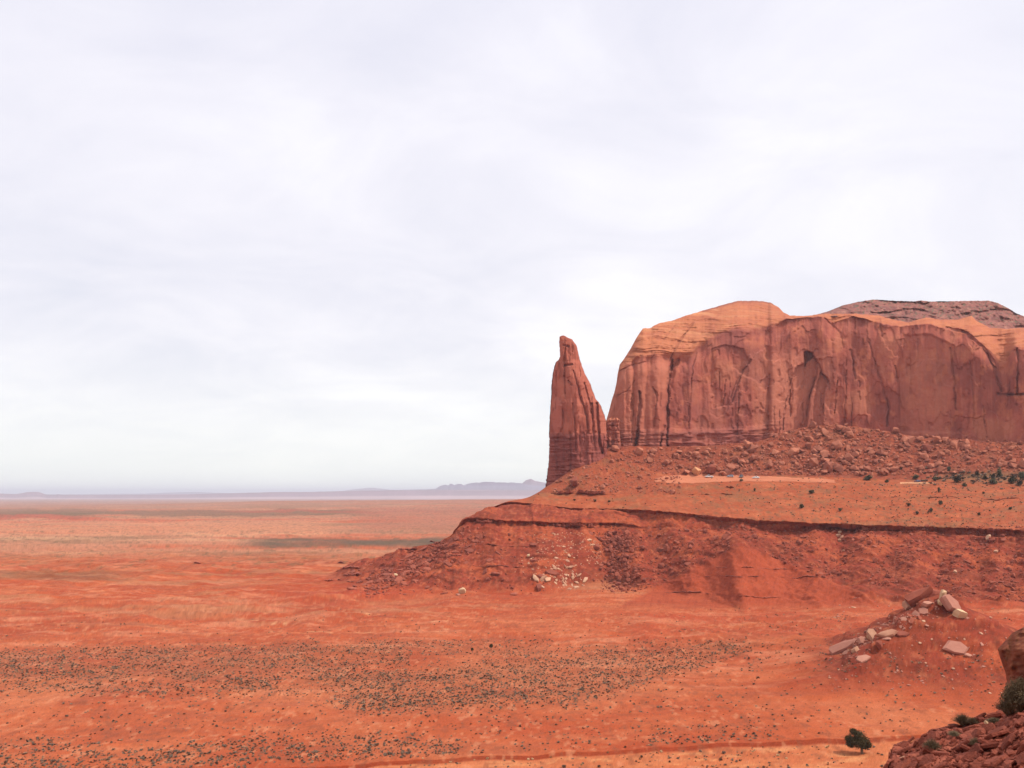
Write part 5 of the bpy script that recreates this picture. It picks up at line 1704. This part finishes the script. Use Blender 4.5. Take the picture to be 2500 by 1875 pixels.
def vehicle(kind, X, Y, paint, yaw, label, cat):
    hit = at(X, Y)
    p = hit[0]
    root = link(bpy.data.objects.new({'pickup': 'pickup_truck', 'suv': 'estate_car', 'van': 'van', 'sedan': 'sedan_car'}[kind], None))
    root.location = p + Vector((0, 0, 0.08)); root.rotation_euler = (0, 0, yaw)
    tag(root, label, cat)
    w = 0.92
    if kind == 'pickup':
        body = [(-2.75, .8, .78, .5, .95), (-2.65, w, .86, .42, 1.06), (-1.3, w, .9, .38, 1.12), (0.35, w, .9, .38, 1.14), (2.7, w, .9, .42, 1.12), (2.8, .88, .86, .5, 1.08)]
        cab = [(-1.35, .86, .84, 1.1, 1.16), (-0.75, .84, .72, 1.1, 1.82), (0.1, .84, .72, 1.1, 1.86), (0.38, .84, .74, 1.1, 1.7), (0.42, .84, .8, 1.1, 1.2)]
        wx = (-1.75, 1.75)
    elif kind == 'sedan':
        body = [(-2.4, .75, .72, .42, .72), (-2.3, .88, .8, .3, .82), (-1.2, w, .84, .26, .94), (0.9, w, .84, .26, .98), (2.2, .88, .8, .3, .96), (2.35, .8, .74, .42, .84)]
        cab = [(-1.1, .8, .78, .9, .96), (-0.35, .78, .62, .9, 1.42), (0.6, .78, .62, .9, 1.44), (1.5, .8, .76, .9, 1.02)]
        wx = (-1.5, 1.4)
    elif kind == 'van':
        body = [(-2.35, .8, .75, .5, 1.0), (-2.25, w, .86, .36, 1.12), (-1.2, w, .9, .34, 1.2), (2.2, w, .9, .34, 1.22), (2.3, .88, .84, .45, 1.15)]
        cab = [(-1.5, .88, .84, 1.15, 1.22), (-0.8, .86, .74, 1.15, 1.92), (1.9, .86, .76, 1.15, 1.96), (2.25, .88, .82, 1.15, 1.3)]
        wx = (-1.5, 1.5)
    else:
        body = [(-2.3, .78, .74, .5, .9), (-2.2, w, .84, .34, 1.0), (-1.1, w, .88, .32, 1.06), (2.1, w, .88, .32, 1.1), (2.2, .86, .82, .45, 1.0)]
        cab = [(-1.2, .86, .82, 1.02, 1.1), (-0.5, .84, .7, 1.02, 1.68), (1.6, .84, .72, 1.02, 1.72), (2.1, .86, .8, 1.02, 1.2)]
        wx = (-1.4, 1.4)
    loft_x(body, paint, 'body', root)
    loft_x(cab, paint, 'cabin', root)
    # glass: side panes, windscreen, rear window set proud of the cabin
    xs = [c[0] for c in cab]; zt = max(c[4] for c in cab); zb = cab[0][3]
    for sgn in (-1, 1):
        bm = bmesh.new()
        a, b = xs[1] - .2, xs[-2] + .15
        lo, hi = zb + .10, zt - .12
        yo = sgn * 0.90; yi = sgn * 0.80
        q = [(a - .15, yo, lo), (b + .1, yo, lo), (b, yi, hi), (a + .22, yi, hi)]
        f = [bm.verts.new(v) for v in q]; g = [bm.verts.new((v[0], v[1] - sgn * .12, v[2])) for v in q]
        bm.faces.new(f); bm.faces.new(g[::-1])
        for i in range(4): bm.faces.new([f[i], f[(i + 1) % 4], g[(i + 1) % 4], g[i]])
        bmesh.ops.recalc_face_normals(bm, faces=bm.faces)
        obj_bm('side_window', bm, M_GLASS, root)
    for nm, (s0, s1), sg in (('windscreen', (cab[0], cab[1]), -1), ('rear_window', (cab[-1], cab[-2]), 1)):
        bm = bmesh.new()
        q = [(s0[0] + sg * .03, -.7, s0[4] + .06), (s0[0] + sg * .03, .7, s0[4] + .06), (s1[0] + sg * .05, .58, s1[4] - .08), (s1[0] + sg * .05, -.58, s1[4] - .08)]
        f = [bm.verts.new(v) for v in q]; g = [bm.verts.new((v[0] - sg * .1, v[1], v[2] - .06)) for v in q]
        bm.faces.new(f); bm.faces.new(g[::-1])
        for i in range(4): bm.faces.new([f[i], f[(i + 1) % 4], g[(i + 1) % 4], g[i]])
        bmesh.ops.recalc_face_normals(bm, faces=bm.faces)
        obj_bm(nm, bm, M_GLASS, root)
    rad = 0.38 if kind in ('pickup', 'van') else 0.33
    for x in wx:
        for sgn in (-1, 1):
            bm = bmesh.new()
            bmesh.ops.create_cone(bm, cap_ends=True, segments=20, radius1=rad, radius2=rad * .97, depth=0.24)
            wo = obj_bm('wheel', bm, M_TYRE, root); wo.location = (x, sgn * 0.86, rad - .04); wo.rotation_euler = (math.pi / 2, 0, 0)
            bm = bmesh.new()
            bmesh.ops.create_cone(bm, cap_ends=True, segments=14, radius1=rad * .6, radius2=rad * .55, depth=0.27)
            obj_bm('rim', bm, M_RIM, wo)
    for sgn in (-1, 1):
        bm = bmesh.new(); box_bm(bm, body[0][0] - .03, body[0][0] + .15, sgn * .62 - .14, sgn * .62 + .14, .62, .78); obj_bm('headlight', bm, M_LAMP, root)
        bm = bmesh.new(); box_bm(bm, body[-1][0] - .15, body[-1][0] + .03, sgn * .68 - .1, sgn * .68 + .1, .7, .95); obj_bm('tail_light', bm, M_TAIL, root)
    if kind == 'pickup':
        bm = bmesh.new(); box_bm(bm, .55, 2.68, -.74, .74, 1.10, 1.145); obj_bm('cargo_bed', bm, M_GREY, root)
        bm = bmesh.new(); box_bm(bm, -2.86, -2.72, -.85, .85, .48, .62); obj_bm('bumper', bm, M_RIM, root)
    return root


vehicle('pickup', 1731, 1166, M_WHITE, 0.12, 'white pickup truck parked leftmost on the sandy flat', 'pickup truck')
vehicle('suv', 1783, 1165, M_SILVER, -0.35, 'silver blue estate car parked right of the white pickup', 'car')
vehicle('van', 1810, 1166, M_GREY, 1.05, 'dark grey van parked behind a brown bush on the sandy flat', 'van')
vehicle('sedan', 1845, 1168, M_WHITE, 0.05, 'low white sedan parked rightmost of the row on the sandy flat', 'car')
vehicle('sedan', 2240, 1177, M_BLUE, 0.5, 'dark blue car glinting on the pale track by the brush belt', 'car')

# ------------------------------------------------------------------ the near slope at the lower right
def make_near():
    Xn = np.concatenate([np.arange(1900, 2640, 3.0), np.linspace(2640, 4200, 50)])
    crest = np.array([(1900, 2360), (2000, 2180), (2080, 2060), (2130, 1950), (2160, 1876), (2170, 1850), (2178, 1828), (2195, 1822), (2230, 1806), (2270, 1780), (2300, 1772), (2350, 1768), (2390, 1756), (2430, 1738), (2450, 1722), (2480, 1700), (2520, 1676), (2640, 1600), (3200, 1500), (4200, 1450)], float)
    Dk = np.array([(1900, 30), (2160, 40), (2200, 43), (2300, 48), (2430, 52), (2520, 54), (2640, 55), (4200, 50)], float)
    yc = np.interp(Xn, crest[:, 0], crest[:, 1]) + 3.0 * fbm(Xn / 14, Xn * 0, o=4, seed=3, g=0.6)
    dc = np.interp(Xn, Dk[:, 0], Dk[:, 1])
    zc = CH - (yc - HOR) / F * dc            # metres here
    nr1, nr2 = 150, 26
    rowsx, rowsy, rowsz = [], [], []
    for i in range(nr1):
        t = i / (nr1 - 1)
        d = 2.0 + (dc - 2.0) * t ** 0.8
        z = (CH - 1.75) + (zc - CH + 1.75) * (d - 2.0) / (dc - 2.0)
        z = z - 0.9 * np.sin(np.pi * np.clip((d - 2) / (dc - 2), 0, 1)) * 0.6
        rowsx.append(u_of(Xn) * d); rowsy.append(d); rowsz.append(z)
    for i in range(1, nr2 + 1):
        t = i / nr2
        d = dc + 70 * t ** 1.5
        z = zc - (zc + 3.0) * (t ** 0.8)
        rowsx.append(u_of(Xn) * d); rowsy.append(d); rowsz.append(z)
    x = np.array(rowsx); y = np.array(rowsy); z = np.array(rowsz)
    am = np.clip(y / 20, 0, 1)
    z = z + am * (0.42 * fbm(x / 4, y / 4, o=4, seed=1) + 0.10 * fbm(x / .8, y / .8, o=3, seed=2) + 0.12 * sstep(0.0, 0.12, fbm(x / 3, y / 1.6, o=3, seed=6)))
    P = np.stack([x, y, z], -1)
    c = np.empty(P.shape); c[:] = (0.23, 0.052, 0.029)
    n = fbm(x / 2.2, y / 2.2, o=5, seed=4)
    c = lerp3(c, (0.16, 0.04, 0.026), sstep(0, .4, n))
    c = lerp3(c, (0.36, 0.105, 0.06), sstep(0, -.4, n) * .7)
    o = mesh_np('rocky_slope', P.reshape(-1, 3), grid_faces(*x.shape), M_FORE, True, c.reshape(-1, 3))
    tag(o, kind='structure')
    return Xn, P, nr1


NXn, NP, NN1 = make_near()
NYp = HOR + (CH - NP[..., 2]) / NP[..., 1] * F


def near_at(X, Y):
    i = int(np.clip(np.interp(X, NXn, np.arange(len(NXn))), 1, len(NXn) - 2))
    yy = NYp[:, i]
    ok = np.where((yy[:-1] >= Y) & (yy[1:] < Y) & (NP[:-1, i, 1] > 12))[0]
    if len(ok) == 0: return None
    j = int(ok[0])
    t = (yy[j] - Y) / (yy[j] - yy[j + 1])
    p = NP[j, i] * (1 - t) + NP[j + 1, i] * t
    n = Vector(np.cross(NP[j, i + 1] - NP[j, i - 1], NP[j + 1, i] - NP[max(j - 1, 0), i])).normalized()
    return Vector(p), (n if n.z > 0 else -n)


r = random.Random(51)
ns = []
while len(ns) < 2600:
    X = r.uniform(2120, 2560); Y = r.uniform(1690, 1960)
    h = near_at(X, Y)
    if h is None or h[0].y > 60: continue
    s = 5.0 * (1 - r.random() * (1 - (5.0 / 60) ** 1.45)) ** (-1 / 1.45)
    ns.append((s, X, Y, h))
ns.sort(key=lambda k: -k[0])
for s, X, Y, (p, n) in ns[:125]:
    put(r.choice(V_FSLAB), 'rock_slab', p, s * p.y / F, n, 0.55, 0.1, 'dark red flat slab in the loose scree of the near slope at lower right', 'rock slab', 'slabs in the scree of the near slope')
tag(merged('scree', [(r.choice(V_FSLAB), xform(p, n, s * p.y / F, 0.5, 0.1, 0.1)) for s, X, Y, (p, n) in ns[125:]], M_FSLAB), 'fine broken red stone covering the near slope', 'scree', kind='stuff')


def near_one(vs, i, X, Y, w, label, cat='rock slab', name='rock_slab', scl=(1, 1, 1), er=None, rz=None, sink=0.1):
    h = near_at(X, Y)
    if h is None: return
    return put(vs[i % len(vs)], name, h[0], w * h[0].y / F, h[1], 0.2, sink, label, cat, None, rz, scl, er)


near_one(V_FSLAB, 2, 2452, 1745, 44, 'flat orange red slab below the dry bush at the right edge', scl=(1, .8, 1.2))
near_one(V_CREAM, 1, 2411, 1768, 11, 'small white stone on the near slope under the dry bush', 'stone', 'stone', (.8, .8, 1.8))
near_one(V_PALE, 2, 2203, 1850, 20, 'thin grey white slab at the left tip of the near slope', scl=(1, .5, .5), rz=-0.5)
near_one(V_FSLAB, 4, 2440, 1795, 64, 'broad slab roofing a dark hollow on the near slope', scl=(1, .8, 1.3))
near_one(V_FSLAB, 6, 2450, 1865, 60, 'large slab at the bottom right corner of the near slope', scl=(1, .9, 1.5))

# the big rock standing at the right edge
def big_rock():
    Yk = np.array([1530, 1536, 1545, 1560, 1575, 1585, 1600, 1620, 1640, 1660, 1690, 1730], float)
    lx = np.array([2500, 2490, 2472, 2458, 2444, 2435, 2440, 2446, 2454, 2458, 2452, 2448], float)
    D = 50.0
    nz, nt = 90, 96
    Y = np.linspace(1760, 1530, nz)
    l = np.interp(Y, Yk, lx) + 1.2 * fbm(Y / 9, Y * 0, o=3, seed=2)
    rgt = 2720.0
    cx = u_of((l + rgt) / 2) * D; a = (rgt - l) / 2 / F * D
    b = a * 0.8 * np.clip((Y - 1529) / 60, 0.15, 1) ** 0.5
    th = np.linspace(0, 2 * np.pi, nt, endpoint=False)[None]
    rr = (np.abs(np.cos(th)) ** 2.6 + np.abs(np.sin(th)) ** 2.6) ** (-1 / 2.6)
    x = cx[:, None] + a[:, None] * rr * np.cos(th); y = D + 1.0 + b[:, None] * rr * np.sin(th)
    z = (CH - (Y - HOR) / F * D)[:, None] * np.ones_like(x)
    PXq = 1250 + x / D * F
    y = y + (0.7 * fbm(PXq / 24, Y[:, None] / 30, o=5, seed=15, g=.6) + 0.35 * fbm(PXq / 20, Y[:, None] / 40, o=4, seed=5) + 0.5 * sstep(2476, 2462, PXq + (Y[:, None] - 1600) * 0.12) + 0.06 * fbm(PXq / 4, Y[:, None] / 3, o=3, seed=7)) * sstep(.3, -.3, np.sin(th))
    x = u_of(PXq) * y; z = CH - (Y[:, None] - HOR) / F * y
    P = np.stack([x, y, z], -1)
    c = np.empty(P.shape); c[:] = (0.20, 0.058, 0.031)
    c = lerp3(c, (0.15, 0.042, 0.026), sstep(0, .5, fbm(PXq / 14, Y[:, None] / 30, o=4, seed=8)))
    c = lerp3(c, (0.27, 0.105, 0.05), sstep(0, -.5, fbm(PXq / 9, Y[:, None] / 40, o=3, seed=9)) * .6)
    v = np.vstack([P.reshape(-1, 3), P[-1].mean(0)]); cc = np.vstack([c.reshape(-1, 3), c[-1, 0]])
    o = mesh_np('rock_outcrop', v, grid_faces(nz, nt, True), M_FORE, True, cc)
    bm = bmesh.new(); bm.from_mesh(o.data); bm.verts.ensure_lookup_table()
    i0 = (nz - 1) * nt
    for q in range(nt): bm.faces.new([bm.verts[i0 + q], bm.verts[i0 + (q + 1) % nt], bm.verts[nz * nt]])
    bm.to_mesh(o.data); bm.free()
    tag(o, 'dark brown rock outcrop rising at the right edge above the near slope', 'rock outcrop')


big_rock()


def twig_bush(name, seed, n, rad, h, mat, thick=0.012):
    """a dry bush of many thin twigs fanning up from the root, with small leaf bits"""
    r = random.Random(seed)
    bm = bmesh.new()
    for i in range(n):
        an = r.uniform(0, 6.283); sp_ = r.random() ** 0.6
        tip = Vector((math.cos(an) * sp_ * rad, math.sin(an) * sp_ * rad, h * (1 - 0.55 * sp_ ** 2) * r.uniform(.6, 1.0)))
        mid = tip * 0.5 + Vector((r.gauss(0, .08) * rad, r.gauss(0, .08) * rad, 0.12 * h))
        w = Vector((-math.sin(an), math.cos(an), 0)) * thick * h
        v = [bm.verts.new(q) for q in (-w, w, mid + w * .8, mid - w * .8, tip)]
        bm.faces.new([v[0], v[1], v[2], v[3]]); bm.faces.new([v[3], v[2], v[4]])
        for k in range(4):
            c = mid.lerp(tip, r.random()) + Vector((r.gauss(0, .03), r.gauss(0, .03), r.gauss(0, .03))) * rad; a = Vector((r.gauss(0, 1), r.gauss(0, 1), r.gauss(0, 1))).normalized(); b = a.orthogonal(); s = 0.013 * h * r.uniform(.6, 1.5)
            bm.faces.new([bm.verts.new(c + a * s), bm.verts.new(c + b * s), bm.verts.new(c - a * s), bm.verts.new(c - b * s)])
    me = bpy.data.meshes.new(name); bm.to_mesh(me); bm.free()
    me.materials.append(mat)
    return me


TB = [twig_bush('dry_bush', i, 750, 0.5, 0.7, M_DRYBUSH) for i in range(3)]
M_GREENTWIG = mat_leaf('olive_twig', (0.065, 0.042, 0.024), (0.17, 0.115, 0.06))
TG = [twig_bush('green_bush', 30 + i, 1700, 0.5, 0.8, M_GREENTWIG) for i in range(2)]


def near_bush(me, X, Y, w, hs, label, name='dry_bush'):
    h = near_at(X, Y)
    if h is None: return
    o = link(bpy.data.objects.new(name, me))
    k = 1.35 * w * h[0].y / F
    o.location = h[0] + Vector((0, 0, 0.03)); o.scale = (k, k, k * hs); o.rotation_euler = (0, 0, random.uniform(0, 6))
    tag(o, label, 'bush')


near_bush(TG[0], 2492, 1742, 72, 1.2, 'large olive bush growing against the rock outcrop at the right edge', 'green_bush')
near_bush(TB[0], 2462, 1752, 52, 1.2, 'dry brown bush in front of the olive bush', 'dry_bush')
near_bush(TB[1], 2350, 1775, 42, 0.9, 'dry bush on the crest of the near slope')
near_bush(TB[2], 2375, 1772, 26, 0.9, 'small dry bush right of the crest bush')
near_bush(TB[1], 2276, 1838, 38, 1.0, 'grey brown bush in the middle of the near slope')
near_bush(TB[0], 2385, 1826, 34, 0.8, 'grey bush right of the middle of the near slope')
near_bush(TB[2], 2330, 1800, 28, 0.6, 'low grey clump below the crest bush on the near slope')
near_bush(TB[1], 2430, 1768, 34, 0.5, 'low grey clump beside the small white stone')

# ------------------------------------------------------------------ haze
def make_haze():
    m = bpy.data.materials.new('haze')
    m.use_nodes = True
    t = NT(m.node_tree)
    out = t.n('ShaderNodeOutputMaterial')
    pv = t.n('ShaderNodeVolumePrincipled')
    pv.inputs['Color'].default_value = (0.90, 0.89, 1.0, 1)
    pv.inputs['Density'].default_value = 0.000058
    t.l(pv.outputs[0], out.inputs['Volume'])
    bm = bmesh.new()
    box_bm(bm, -60000, 60000, -3000, 40000, -260, 232)
    bmesh.ops.recalc_face_normals(bm, faces=bm.faces)
    o = obj_bm('haze', bm, m)
    tag(o, kind='stuff')


make_haze()
